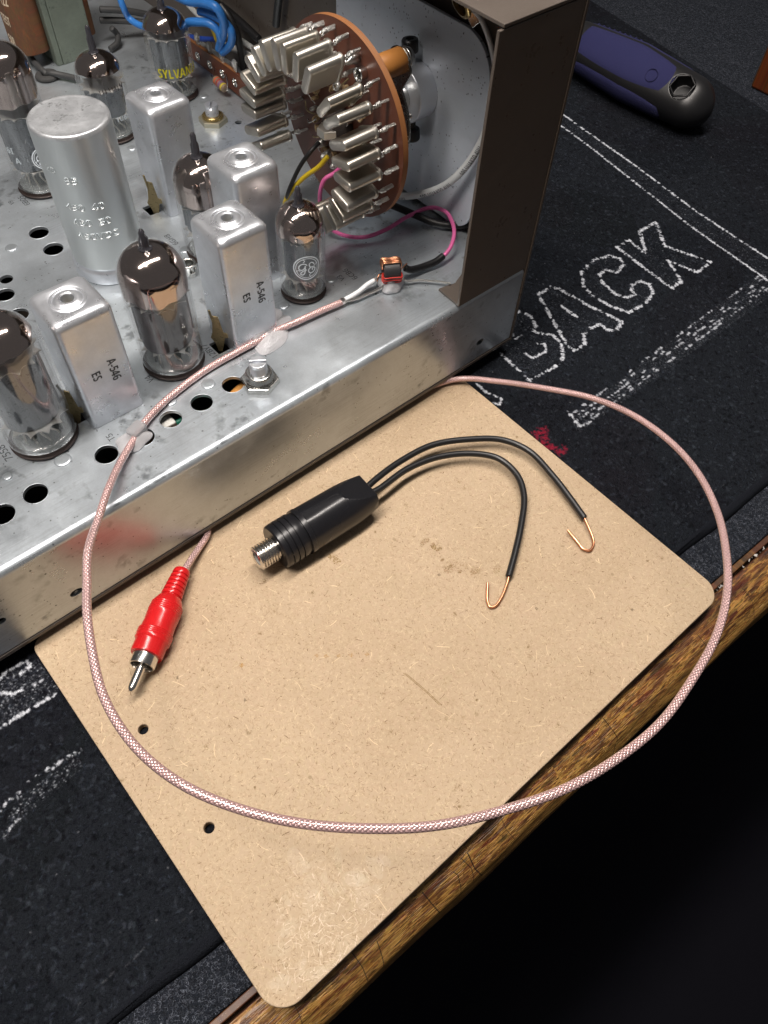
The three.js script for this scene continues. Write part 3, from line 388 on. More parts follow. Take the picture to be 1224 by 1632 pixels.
can(-170, -42.3, 92, 'square aluminium can stamped A-546 ES standing on bare deck beside the T5 marking', true);
can(-111.6, -42.2, 95, 'square aluminium can stamped A-546 ES with hot glue round its foot', true);
can(-88.2, -67.8, 95.5, 'plain square aluminium can behind the glass tube with the round emblem', null);
can(-87.2, -127.6, 92.6, 'plain square aluminium can beside the slotted stud with the brass collar', false);

// ---------------------------------------------------------------- electrolytic can
{
  const o = thing('electrolytic_capacitor', 'tall round aluminium capacitor can with stamped voltage figures', 'capacitor', [-130.5, YT, -107.2]); const H = 60.5, R = 13.9;
  const stamp = canvasTex(1024, 768, (c, W, Hh) => { c.fillStyle = '#808080'; c.fillRect(0, 0, W, Hh); c.fillStyle = '#202020'; c.font = 'bold 50px sans-serif'; c.textAlign = 'center'; [['85', 0.30, 0.5], ['20', 0.24, 0.42], ['450  40', 0.50, 0.52], ['450  30', 0.62, 0.53], ['450VDC', 0.73, 0.54], ['85', 0.30, 0], ['450 40', 0.5, 0.02]].forEach(([s, y, x]) => c.fillText(s, x * W, y * Hh)); }, false);
  const mat = M({ color: lin(0.66, 0.69, 0.69), metalness: 0.96, roughness: 0.36, bumpMap: stamp, bumpScale: 0.0006 });
  const g = lathe([[R + 0.1, 0], [R + 0.7, 0.4], [R + 0.7, 4.6], [R + 0.3, 5.4], [R - 0.2, 6], [R, 6.8]], 72); mesh('crimped_base', uvBox(g), matAlu, o); mesh('can_body', lathe([[R, 6.8], [R, H - 1.5]], 72).rotateY(2.4), mat, o);
  const t = lathe([[R, H - 1.5], [R - 0.1, H - 0.7], [R - 0.5, H - 0.15], [R - 1.1, H], [R - 1.6, H - 0.22], [R - 2.4, H - 0.25], [0, H - 0.2]], 72);
  mesh('can_top', uvBox(t), M({ map: again(zincCol.c, 1 / 45), color: lin(0.92, 0.92, 0.93), metalness: 0.75, roughness: 0.55, roughnessMap: again(zincCol.r, 1 / 45) }), o);
}

// ---------------------------------------------------------------- valves
function envelope(R, H, tip) {                                               // outer glass, base at 0
  const d = R * 0.92, p = [[0, 0.6], [R * 0.62, 0.5], [R * 0.9, 0.9], [R * 0.985, 2.2], [R * 0.97, 4], [R, 6], [R, H - d]];
  for (let k = 1; k <= 12; k++) { const a = k / 12 * Math.PI / 2 * 0.93; p.push([R * Math.pow(Math.cos(a), 0.8), H - d + d * Math.sin(a)]); }
  p.push([1.75, H + 0.35], [1.55, H + 1.1], [1.5, H + (tip - H) * 0.5], [1.05, H + (tip - H) * 0.62], [1.0, tip - 1.2], [0.55, tip - 0.2], [0, tip]);
  return p;
}
function valve(o, { R, H, tip, low, patch = 0, plate = [6.2, 4.2], plateTop, plateBot = 11, getter = matGetter, ribs = 4, turn = 0, anode = matPlate }) {
  const p = envelope(R, H, tip); mesh('glass_envelope', [lathe(p, 56), lathe([[R * 0.9, 3.4], [R - 0.8, 6], [R - 0.75, H - R], [R * 0.8, H - R * 0.45]], 56)], matGlass, o);
  mesh('exhaust_tip', lathe([[2.3, H - 0.25], [1.8, H + 0.3], [1.6, H + 1.1], [1.55, H + (tip - H) * 0.5], [1.1, H + (tip - H) * 0.62], [1.05, tip - 1.2], [0.6, tip - 0.2], [0, tip + 0.05]], 20), matTip, o);
  const d = R * 0.92, rows = 22, seg = 72, pos = [], uv = [], idx = [];      // silvery getter film inside the dome, its lower edge uneven
  const prof = (y) => { if (y <= H - d) return R - 0.35; const s = clamp((y - (H - d)) / d); const a = Math.asin(Math.min(1, s)); return (R - 0.35) * Math.pow(Math.max(Math.cos(a), 0.02), 0.8); };
  for (let i = 0; i <= rows; i++) for (let j = 0; j <= seg; j++) { const a = j / seg * Math.PI * 2, lo = low + patch * (0.5 * Math.sin(a + turn) + 0.3 * Math.sin(2 * a + 1 + turn) + 0.18 * Math.sin(5 * a) + 0.1 * Math.sin(11 * a + 2)); const y = lerp(H - 0.35, lo, Math.pow(i / rows, 1.2)), r = prof(y + 0.3); pos.push(r * Math.cos(a), y, r * Math.sin(a)); uv.push(j / seg, i / rows); }
  for (let i = 0; i < rows; i++) for (let j = 0; j < seg; j++) { const a = i * (seg + 1) + j, b = a + seg + 1; idx.push(a, a + 1, b, b, a + 1, b + 1); }
  const g = new THREE.BufferGeometry(); g.setAttribute('position', new THREE.Float32BufferAttribute(pos, 3)); g.setAttribute('uv', new THREE.Float32BufferAttribute(uv, 2)); g.setIndex(idx); g.computeVertexNormals(); mesh('getter_film', g, getter, o);
  const pt = plateTop ?? low - 3;
  const ell = new THREE.Shape(); ell.absellipse(0, 0, plate[0], plate[1], 0, Math.PI * 2); const pl = [T(ext(ell, pt - plateBot, 0.2, 20).rotateX(-Math.PI / 2), 0, plateBot, 0)];
  for (let k = 0; k < ribs; k++) { const a = turn + k / ribs * Math.PI * 2 + 0.4; pl.push(boxAt(-0.5, 0.5, plateBot + 1, pt - 1, -0.4, 0.4, 0.2).translate(Math.cos(a) * (plate[0] + 0.1), 0, Math.sin(a) * (plate[1] + 0.1))); }
  mesh('anode', pl.map((q) => q.rotateY(turn)), anode, o);
  const star = (r, n) => { const q = []; for (let k = 0; k < n * 4; k++) { const a = k / (n * 4) * Math.PI * 2, rr2 = k % 4 === 0 ? r : k % 4 === 2 ? r * 0.8 : r * 0.84; q.push([rr2 * Math.cos(a), rr2 * Math.sin(a)]); } return path(null, q); };
  for (const y of [pt + 0.4, plateBot - 0.6]) mesh('mica_disc', T(ext(star(R - 0.5, 12), 0.35).rotateX(Math.PI / 2), 0, y, 0), matMica, o);
  const wires = []; const n = R > 10 ? 9 : 7; for (let k = 0; k < n; k++) { const a = (k + 0.5) / (n + 1) * Math.PI * 2, r = R * 0.56; wires.push(tube([V(r * Math.cos(a), 0.4, r * Math.sin(a)), V(r * 1.02 * Math.cos(a), 3.4, r * 1.02 * Math.sin(a)), V(r * 0.8 * Math.cos(a + 0.3), 6.5, r * 0.8 * Math.sin(a + 0.3)), V(r * 0.7 * Math.cos(a), plateBot, r * 0.7 * Math.sin(a))], 0.38, 10, 6)); }
  mesh('lead_wires', wires, matNickel, o);
  mesh('glass_button', T(lathe([[0, 0.7], [R * 0.84, 0.8], [R * 0.84, 2.2], [R * 0.5, 3.1], [0, 3.3]], 32), 0, 0, 0), MP({ color: lin(0.75, 0.8, 0.8), transmission: 0.8, thickness: 0, roughness: 0.12 }), o);
  // socket ring below
  mesh('socket', lathe([[0, 0.05], [R - 0.1, 0.05], [R - 0.1, 0.3], [R - 0.6, 0.7], [R * 0.6, 0.8], [0, 0.4]].map(([r, y]) => [r, y - 0.4]), 40), M({ color: lin(0.02, 0.010, 0.008), roughness: 0.6 }), o);
  return o;
}
// print round the glass: a curved patch facing the angle a (0 = +z, positive towards +x)
function glassPrint(o, name, R, y, w, h, a, draw, ppm = 14) {
  const th = w / R, g = new THREE.CylinderGeometry(R + 0.06, R + 0.06, h, 24, 1, true, a - th / 2, th); T(g, 0, y, 0);
  return print(name, draw, w, h, ppm, o, { geo: g, rough: 0.6 });
}
const lift = 1.1;
const v1 = valve(thing('vacuum_tube', 'glass tube whose brown mirror film reaches furthest down, by the 12BY7 marking', 'vacuum tube', [-140.9, YT + lift, -44.4], 'glass vacuum tubes on the deck'), { R: 11.3, H: 48, tip: 54.5, low: 32, patch: 3.4, plateTop: 29.5, plate: [9.6, 8.6], turn: 0.6, anode: M({ color: lin(0.075, 0.068, 0.07), metalness: 0.3, roughness: 0.5 }) });
const v2 = valve(thing('vacuum_tube', 'glass tube by the 7558 marking with a large flat grey anode', 'vacuum tube', [-194, YT + lift, -41], 'glass vacuum tubes on the deck'), { R: 11.5, H: 50, tip: 55, low: 42, patch: 2, plateTop: 36.5, plate: [9.3, 7.8], ribs: 2, turn: 0.2 });
const v3 = valve(thing('vacuum_tube', 'small glass tube with a white round script emblem by the 6CB6 marking', 'vacuum tube', [-80.3, YT + lift, -45.8], 'glass vacuum tubes on the deck'), { R: 9.15, H: 37.5, tip: 44.5, low: 27.5, patch: 1.6, plateTop: 25.5, plateBot: 9, plate: [7.2, 6.4], turn: 1.2 });
const v4 = valve(thing('vacuum_tube', 'glass tube half hidden between two plain cans by the 6GH8 marking', 'vacuum tube', [-94.8, YT + lift, -88.6], 'glass vacuum tubes on the deck'), { R: 10.6, H: 40.5, tip: 49.5, low: 25, patch: 1.2, plateTop: 22, plate: [8.8, 7.6], turn: 2 });
const v5 = valve(thing('vacuum_tube', 'glass tube with yellow lettering beside the brown terminal strip', 'vacuum tube', [-40, YT + lift, -203], 'glass vacuum tubes on the deck'), { R: 10.7, H: 38, tip: 43.5, low: 31, patch: 0.6, plateTop: 27, plateBot: 10, plate: [8.8, 7.8], turn: 0.9, ribs: 6 });
const v6 = valve(thing('vacuum_tube', 'glass tube lettered TUBE in white in front of the transformer', 'vacuum tube', [-82.8, YT + lift, -189.4], 'glass vacuum tubes on the deck'), { R: 10.6, H: 36, tip: 46.5, low: 29.5, patch: 1.2, plateTop: 22, plate: [8.8, 7.6], turn: 1.7 });
const v7 = valve(thing('vacuum_tube', 'tall glass tube by the 6BQ5 marking behind the round capacitor', 'vacuum tube', [-128, YT + lift, -171.4], 'glass vacuum tubes on the deck'), { R: 10.8, H: 58, tip: 63, low: 38, patch: 2.6, plateTop: 33, plate: [9.2, 8], turn: 0.3, ribs: 2 });
// emblem of two script letters in a ring
const emblem = (c, W, H) => { c.translate(W / 2, H / 2); const k = W / 100; c.scale(k, k); c.strokeStyle = 'rgba(232,240,246,1)'; c.lineCap = 'round'; c.lineWidth = 4.5; c.beginPath(); c.arc(0, 0, 44, 0, 7); c.stroke();
  c.lineWidth = 2.6; for (let i = 0; i < 4; i++) { c.save(); c.rotate(i * Math.PI / 2 + 0.35); c.beginPath(); c.moveTo(-30, -22); c.bezierCurveTo(-14, -42, 12, -40, 24, -28); c.bezierCurveTo(32, -20, 24, -12, 18, -19); c.stroke(); c.restore(); }
  c.lineWidth = 4.2; c.beginPath(); c.moveTo(0, -12); c.bezierCurveTo(-8, -24, -28, -16, -27, -1); c.bezierCurveTo(-26, 10, -8, 9, -5, -10); c.bezierCurveTo(-6, 6, -6, 24, -16, 25); c.bezierCurveTo(-26, 25, -24, 12, -2, 6); c.stroke();
  c.beginPath(); c.moveTo(24, -12); c.bezierCurveTo(20, -24, 6, -20, 8, -9); c.bezierCurveTo(9, -2, 16, -1, 19, -2); c.bezierCurveTo(8, -2, 2, 8, 6, 16); c.bezierCurveTo(12, 26, 28, 18, 28, 6); c.bezierCurveTo(26, -2, 16, 2, 18, 9); c.stroke(); };
glassPrint(v3, 'printed_emblem', 9.15, 16.5, 11.4, 11.4, -0.42, emblem, 20);
glassPrint(v7, 'printed_emblem', 10.8, 17, 10, 10, 0.05, emblem, 12);
glassPrint(v7, 'printed_lettering', 10.8, 19, 10, 9, -1.0, (c, W, H) => { c.fillStyle = 'rgba(200,210,216,0.8)'; c.font = 'bold 44px sans-serif'; c.fillText('6I', 24, 46); c.fillText('A', 56, 96); }, 12);
glassPrint(v5, 'printed_lettering', 10.7, 13.5, 27, 7.5, -0.15, (c, W, H) => { c.fillStyle = 'rgba(196,186,20,0.95)'; c.font = 'bold 74px sans-serif'; c.textAlign = 'center'; c.textBaseline = 'middle'; c.save(); c.translate(W / 2, H / 2); c.scale(0.9, 1.1); c.fillText('SYLVANIA', 0, 0); c.restore(); });
glassPrint(v6, 'printed_lettering', 10.6, 14, 15, 12, 0.1, (c, W, H) => { c.fillStyle = 'rgba(198,208,214,0.8)'; c.font = 'bold 42px sans-serif'; c.textAlign = 'center'; c.fillText('TUBE', W / 2 + 10, 146); });
glassPrint(v6, 'printed_smudge', 10.6, 23.6, 14, 6, 0.0, (c, W, H) => { c.strokeStyle = 'rgba(60,44,36,0.8)'; c.lineWidth = 6; for (let i = 0; i < 9; i++) { c.beginPath(); c.moveTo(14 + i * 20, rr(16, 30)); c.lineTo(16 + i * 20 + rr(-3, 5), rr(46, 72)); c.stroke(); } });
glassPrint(v4, 'orange_print', 10.6, 13, 10, 5, -0.5, (c, W, H) => { c.fillStyle = 'rgba(176,84,44,0.8)'; for (let i = 0; i < 40; i++) { c.beginPath(); c.ellipse(rr(10, W - 10), rr(12, H - 12), rr(3, 12), rr(2, 7), 0, 0, 7); c.fill(); } });

// ---------------------------------------------------------------- markings printed on the deck
function deckPrint(text, beside, u, v, ang, size = 3.1, col = 'rgba(40,44,48,0.85)') {
  const p = deck(u, v), w = size * text.length * 0.75 + 1.5, h = size * 1.4;
  const m = print('deck_marking', writeText(text, size * 1.05 * 24, col, ''), w, h, 24, null, { rough: 0.8 });
  m.rotation.set(-Math.PI / 2, 0, ang); m.position.set(p.x * S, (YT + 0.06) * S, p.z * S);
  tag(m, `small dark marking ${text} printed on the deck ${beside}`, 'marking', 'markings printed on the deck');
}
const AZ = Math.PI / 2;
deckPrint('6BQ5', 'at the foot of the tall tube', 38, 320, AZ); deckPrint('V9', 'next to the 6BQ5 marking', 18, 323, AZ, 2.6); deckPrint('6GH8', 'behind the tube with the longest mirror film', 273, 382, AZ, 3.2);
deckPrint('12BY7', 'under the pink cable', 334, 560, AZ, 3); deckPrint('V4', 'between a stamped can and a tube', 238, 604, AZ, 3); deckPrint('T5', 'beside the hot glue block', 176, 697, AZ, 3); deckPrint('7558', 'at the foot of the flat anode tube', 8, 722, AZ, 3.4);
deckPrint('6CB6', 'near the ferrite bead', 558, 437, AZ, 3.2); deckPrint('V3', 'beside the emblem tube', 543, 443, AZ, 3); deckPrint('T4', 'behind the bright hex nut', 424, 563, AZ, 3); deckPrint('7', 'behind the can on bare deck', 95, 446, AZ, 2.6);

// ---------------------------------------------------------------- slotted studs with hex nuts, eyelet, holder
const hexShape = (r) => path(null, [0, 1, 2, 3, 4, 5].map((k) => [r * Math.cos(k * Math.PI / 3), r * Math.sin(k * Math.PI / 3)]));
function stud(x, z, h, label, collar) {
  const o = thing('slotted_stud', label, 'stud', [x, YT, z], 'slotted adjusting studs in the deck');
  mesh('hex_nut', uvBox(ext(hexShape(7), 2.6, 0.35).rotateX(-Math.PI / 2).rotateY(0.35)), collar ? M({ color: lin(0.4, 0.38, 0.3), metalness: 0.9, roughness: 0.5 }) : matSteel, o);
  const th = [[0, 2.4], [4.9, 2.4]]; for (let k = 0; k < 4; k++) th.push([5.0, 2.6 + k * 0.75], [4.5, 2.95 + k * 0.75]); th.push([4.4, 5.4], [3.3, 5.5], [3.3, 5]);
  if (collar) mesh('collar', lathe([[5, 2.5], [5, 3.4], [4.4, 3.7], [3.3, 3.7], [3.3, 2.5]], 32), matBrass, o); else mesh('threaded_bush', lathe(th, 36), matSteel, o);
  const g = lathe([[3.15, 2.6], [3.15, h - 0.7], [2.7, h], [0, h]], 32); const w = 0.55;
  // shaft split by a screwdriver slot: two half rounds over a solid stem
  const half = (s) => { const q = new THREE.Shape(); const a0 = Math.asin(w / 3.1); q.absarc(0, 0, 3.1, a0, Math.PI - a0); q.closePath(); return ext(q, 1.7, 0.25, 16).rotateX(-Math.PI / 2).rotateY(s > 0 ? 0 : Math.PI); };
  mesh('shaft', [lathe([[3.15, 2.6], [3.15, h - 1.7], [0, h - 1.7]], 32), T(half(1), 0, h - 1.7, 0), T(half(-1), 0, h - 1.7, 0)].map((q) => uvBox(q.rotateY(collar ? 0.9 : -0.6))), matAlu, o);
}
stud(-122.9, -15.7, 10.5, 'slotted stud with threaded bush and bright hex nut near the deck front edge', false);
stud(-40, -170.5, 8.8, 'slotted stud with brass collar and dull hex nut beside the terminal strip', true);
{
  const p = deck(303, 437); const o = thing('eyelet_post', 'hollow metal eyelet post standing on the deck between the cans', 'eyelet', [p.x, YT, p.z]);
  mesh('post', lathe([[2, 0.5], [2.1, 4.2], [2.9, 4.6], [3.3, 5.1], [3.2, 5.6], [2.5, 5.8], [1.9, 5.2], [1.8, 1]], 28), matSteel, o);
  mesh('base_lugs', [boxAt(-3, -2, 0, 2.2, -1, 1, 0.2), boxAt(2, 3, 0, 2.2, -1, 1, 0.2), boxAt(-1, 1, 0, 2.2, 2, 3, 0.2)], matSteel, o);
  const q = deck(433, 400); const t = thing('tube_shield_clip', 'small steel clip with a round end beside the emblem tube', 'clip', [q.x, YT, q.z]);
  mesh('clip_arm', uvBox(boxAt(-2.2, 2.2, 0, 9, -0.4, 0.4, 0.2).rotateY(0.8)), matSteel, t); mesh('clip_ring', T(new THREE.TorusGeometry(3, 0.9, 10, 24).rotateX(Math.PI / 2), -0.5, 9.5, -1), matSteel, t);
}

// ---------------------------------------------------------------- crystal selector: phenolic wheel ringed with crystals, on a shaft through the panel
const WC = { y: 95.2, z: -64.6, x: -45.4, r: 35.2 };                          // x: face towards the deck
{
  const o = thing('crystal_selector', 'round brown phenolic wheel ringed with soldered metal crystal cans on a panel shaft', 'crystal selector', [WC.x, WC.y, WC.z]);
  const disc = (r, hole) => { const s = new THREE.Shape(); s.absarc(0, 0, r, 0, Math.PI * 2); s.holes.push(roundHole(0, 0, hole)); return s; };
  const face = flat(ext(disc(WC.r, 4), 2.4, 0, 64).rotateY(Math.PI / 2)); T(face, 0, 0, 0);
  mesh('wheel', uvBox(face), matPhenolic, o);
  mesh('wheel_edge', T(new THREE.CylinderGeometry(WC.r + 0.05, WC.r + 0.05, 2.3, 72, 1, true).rotateZ(Math.PI / 2), 1.2, 0, 0), matPhenolicEdge, o);
  const at = (deg, r, x) => { const a = deg * Math.PI / 180; return V(x, r * Math.cos(a), r * Math.sin(a)); };
  // one crystal: built standing on its pins along +y, wide across x
  const bodyRing = (w, t, y, c = 1.7) => { const q = []; for (let k = 0; k < 32; k++) { const e = Math.floor(k / 8), a = (e + (k % 8) / 7) * Math.PI / 2, cc = Math.min(c, t / 2 - 0.02); q.push(V([1, -1, -1, 1][e] * (w / 2 - cc) + cc * Math.cos(a), y, -([1, 1, -1, -1][e] * (t / 2 - cc) + cc * Math.sin(a)))); } return q; };
  const shell = loft([bodyRing(10.8, 4.3, 0, 2), bodyRing(10.9, 4.4, 0.5, 2), bodyRing(10.9, 4.4, 0.9, 2), bodyRing(10.2, 3.6, 1.3), bodyRing(10.1, 3.5, 13.6), bodyRing(10.0, 3.4, 13.9), bodyRing(9.7, 3.1, 14.1), bodyRing(9.2, 2.6, 14.2)]);
  const shellGeo = uvBox(crease(shell, 0.75)).scale(S, S, S);
  const ring = new THREE.TorusGeometry(0.75, 0.22, 6, 12), lugGeos = [], leadGeos = [];
  for (const s of [-1, 1]) { lugGeos.push(flat(T(rbox(1.7, 3.6, 0.9, 0.4), s * 4.2, -6.4, 0)), flat(T(cyl(1.0, 0.8, 1.2, 10), s * 4.2, -3.6, 0.2)), flat(T(new THREE.SphereGeometry(0.85, 8, 6), s * 4.0, -2.9, 0.4))); leadGeos.push(flat(tube([V(s * 2.5, 0.2, 0), V(s * 2.6, -1.3, 0.2), V(s * 3.6, -2.2, 0.7), V(s * 4.3, -3.3, 0.3)], 0.3, 8, 6)), flat(T(ring.clone().rotateY(0.7), s * 3.7, -2.1, 0.5))); }
  const lugGeo = mergeGeometries(lugGeos).scale(S, S, S), leadGeo = mergeGeometries(leadGeos).scale(S, S, S);
  const angles = [-28, -16, -3.5, 9, 21, 41.3, 53.6, 66, 79.5, 93.2, 107.5, 121, 134, 147, 160, -41, -54, -67, -80, -93, -106, -119];
  const kinds = [[0.5, 0.48, 0.43, 0.36], [0.46, 0.44, 0.4, 0.42], [0.54, 0.505, 0.44, 0.32]].map(([r, g, b, k]) => M({ color: lin(r, g, b), metalness: 0.96, roughness: k }));
  const add = (name, geo, mat, parent) => { const m = new THREE.Mesh(geo, mat); m.name = name; m.castShadow = m.receiveShadow = true; parent.add(m); return m; };
  angles.forEach((deg, i) => {
    const p = at(deg + rr(-1, 1), 28.4, -8.4 + rr(-0.5, 0.5)), c = add('crystal', shellGeo, kinds[i % 3], o);
    const rad = at(deg, 1, 0), ax = V(-1, rr(-0.03, 0.03), rr(-0.03, 0.03)).normalize(), side = new THREE.Vector3().crossVectors(rad, ax).normalize(), wide = new THREE.Vector3().crossVectors(ax, side).normalize();
    c.matrixAutoUpdate = true; c.quaternion.setFromRotationMatrix(new THREE.Matrix4().makeBasis(wide, ax, side)); c.position.copy(p.multiplyScalar(S));
    add('solder_lug', lugGeo, matSolder, c); add('lead', leadGeo, matSteel, c);
  });
  // inner contacts with old wax, bare lugs, hub and rivets
  const wax = M({ color: lin(0.42, 0.3, 0.16), roughness: 0.6 });
  for (let k = 0; k < 24; k++) { const a = k * 15 + rr(-3, 3), r = rr(12, 17), c = mesh('contact', [boxAt(-1.6, 0.2, -0.9, 0.9, -0.6, 0.6, 0.3), T(new THREE.TorusGeometry(1.1, 0.4, 6, 12).rotateY(rr(0, 3)), -1.8, rr(-0.4, 0.4), 0)], k % 3 ? wax : matSolder, o); const p = at(a, r, 0); c.position.set(p.x * S, p.y * S, p.z * S); c.rotation.x = rr(0, 3); }
  for (let k = 0; k < 20; k++) { const p0 = at(k * 18, 20, -1.5), p1 = at(k * 18 + rr(-9, 9), 13, -2.2), pm = at(k * 18 + rr(-5, 5), 16.5, -3.4); mesh('jumper_wire', tube([p0, pm, p1], 0.28, 8, 5), k % 2 ? matBronze : matSteel, o); }
  mesh('hub', along(lathe([[0, 0], [7.2, 0], [7.4, 1], [7.2, 3.4], [5.2, 3.8], [4.8, 5.5], [3, 6], [0, 6]], 32), V(0, 0, 0), V(-1, 0, 0)), M({ color: lin(0.03, 0.022, 0.018), roughness: 0.6 }), o);
  mesh('hub_nut', along(ext(hexShape(4.4), 3, 0.4), V(0, 0, 0), V(0, 0, 1)).rotateY(-Math.PI / 2).translate(-6, 0, 0), matNickel, o);
  for (const [u, v] of [[576, 117], [553, 190]]) { const p = PX(u, v, WC.x - 1.5).sub(V(WC.x, WC.y, WC.z)); mesh('tubular_rivet', along(lathe([[1.6, 0], [2.1, 0.2], [2.1, 2.6], [2.4, 3], [2.2, 3.3], [1.5, 3], [1.5, 0.6]], 24), V(0, p.y, p.z), V(-1, p.y, p.z)), matSteel, o); }
  for (const [u, v] of [[560, 95], [512, 228], [522, 246], [537, 262]]) { const p = PX(u, v, WC.x - 3).sub(V(WC.x, WC.y, WC.z)); mesh('solder_lug', [along(lathe([[0, 0], [1.7, 0.2], [1.6, 2.5], [1.2, 5], [0.5, 6.2], [0, 6.3]], 12), V(0, p.y, p.z), V(-1, p.y, p.z))], matSolder, o); }
  // behind the wheel: spacer, index plate, shaft and coupler
  { const p = PX(622, 102, -36).sub(V(WC.x, WC.y, WC.z)); mesh('spacer', along(lathe([[0, 0], [4.3, 0], [4.3, 11.6], [0, 11.6]], 28), V(2.4, p.y, p.z), V(3, p.y, p.z)), matOrange, o); mesh('spacer_nut', along(lathe([[0, 0], [4, 0], [4, 1], [3.2, 3], [0, 3.2]], 20), V(15.2, p.y, p.z), V(16, p.y, p.z)), matSteel, o);
    const pl = new THREE.Shape(); pl.absarc(0, 0, 22, -1.2, 3.6); pl.closePath(); const ear = roundRect(-6, -5, 6, 32, 4);
    mesh('index_plate', [uvBox(ext((() => { const s = new THREE.Shape(); s.absarc(0, 0, 22.5, Math.PI * 0.7, Math.PI * 1.4); s.closePath(); return s; })(), 1.1, 0.2, 48).rotateY(Math.PI / 2).translate(14, 0, 0)), uvBox(ext(ear, 1.0, 0.2).rotateY(Math.PI / 2).translate(14.05, 0, 0).rotateX(0.59))], matSteel, o); }
  mesh('shaft', rod(V(2, 0, 0), V(45.8, 0, 0), 3.1, 20), matSteel, o);
  mesh('shaft_bush', along(lathe([[3, 0], [5.4, 0], [5.4, 14], [4.6, 15.6], [3, 15.6]], 28), V(15, 0, 0), V(16, 0, 0)), matSteel, o);
  const cp = mesh('coupler', along(lathe([[3, 0], [10, 0], [10.6, 0.6], [10.6, 8.6], [10.1, 9.2], [3, 9.2]], 48), V(30.6, 0.8, 0), V(32, 0.8, 0)), matAlu, o);
  const screw = (s) => { const k = [[0, 0], [1.5, 0], [1.5, 4], [3, 4.2], [3.2, 4.8], [3.2, 8.2], [2.8, 8.8], [1.6, 8.8], [1.5, 7.4], [0, 7.4]]; const g = crease(lathe(k, 20), 0.5); return along(g, V(35.2, 0.8 + s * 9.8, s * -1.4), V(35.2, 0.8 + s * 11, s * -1.55)); };
  for (const s of [1, -1]) mesh('set_screw', screw(s), matBlack, cp);
  mesh('small_screw', along(lathe([[0, 0], [1.3, 0], [1.2, 0.6], [0, 0.8]], 14), V(30.6, -5.4, 5), V(29, -5.4, 5)), matChrome, cp);
}

// ---------------------------------------------------------------- hook-up wires round the wheel
{
  const W = (label, pts, r, m, name = 'hookup_wire') => tag(mesh(name, tube(pts, r), m), label, 'wire');
  const at = (l) => l.map(([u, v, k, a]) => k === 'x' ? PX(u, v, a) : PY(u, v, a));
  W('thin black wire running from a wheel lug down to the deck', at([[508, 228, 'x', -50], [498, 238, 'x', -54], [480, 262, 'x', -58], [466, 290, 'x', -61], [458, 312, 'x', -62], [456, 345, 'y', YT + 2]]), 0.85, wire(0.01, 0.01, 0.011));
  W('yellow wire running from a wheel lug down to the deck', at([[522, 250, 'x', -52], [508, 266, 'x', -54], [488, 280, 'x', -57], [470, 297, 'x', -60], [456, 318, 'x', -62], [452, 350, 'y', YT + 2]]), 0.95, wire(0.55, 0.4, 0.015));
  W('pink wire looping from the wheel across the deck into the black sleeve', at([[545, 264, 'x', -50], [533, 276, 'x', -52], [518, 285, 'x', -55], [511, 303, 'x', -56], [511, 330, 'y', 62], [520, 358, 'y', 54], [545, 374, 'y', 50], [580, 378, 'y', 49], [615, 366, 'y', 50], [650, 345, 'y', 51], [685, 331, 'y', 53], [708, 336, 'y', 55], [720, 352, 'y', 56], [724, 372, 'y', 55], [718, 394, 'y', 53], [707, 408, 'y', 51], [700, 412, 'y', 50]]), 0.85, wire(0.62, 0.12, 0.32));
  tag(mesh('heat_shrink_sleeve', tube(at([[706, 408, 'y', 51], [696, 416, 'y', 50], [680, 423, 'y', 49.6], [664, 428, 'y', 50], [652, 430, 'y', 51], [646, 427, 'y', 52]]), 1.45), matBlack), 'black shrink sleeve over the joint of the pink wire', 'sleeve');
  W('black cable passing behind the wheel foot towards the brown panel', at([[610, 322, 'y', 52], [632, 330, 'y', 51.5], [665, 344, 'y', 50.5], [700, 357, 'y', 49.5], [735, 359, 'y', 49.5], [770, 352, 'y', 50]]), 1.55, wire(0.008, 0.008, 0.009));
  const lab = canvasTex(512, 64, (c, w, h) => { c.fillStyle = '#c9cdce'; c.fillRect(0, 0, w, h); c.fillStyle = 'rgba(50,50,56,0.85)'; c.font = 'bold 22px sans-serif'; for (const x of [6, 262]) c.fillText('105 UUAKIO 4UU', x, 40); }); lab.wrapS = lab.wrapT = THREE.RepeatWrapping; lab.repeat.set(1 / 46, 1); lab.offset.set(0, 0.1);
  W('white printed wire curving along the grey back plate', at([[600, 305, 'x', -22], [635, 313, 'x', -20], [672, 309, 'x', -16], [708, 296, 'x', -12], [740, 268, 'x', -10], [764, 232, 'x', -9], [778, 200, 'x', -8.5], [790, 165, 'x', -8]]), 1.5, M({ map: lab, roughness: 0.4 }));
  W('thin bright wire from the toroid to the brown mounting tab', at([[636, 441, 'y', 50], [648, 448, 'y', 49], [668, 447, 'y', 48.6], [700, 449, 'y', 48.9], [718, 452, 'y', 49]]), 0.5, matSolder, 'bare_wire');
}

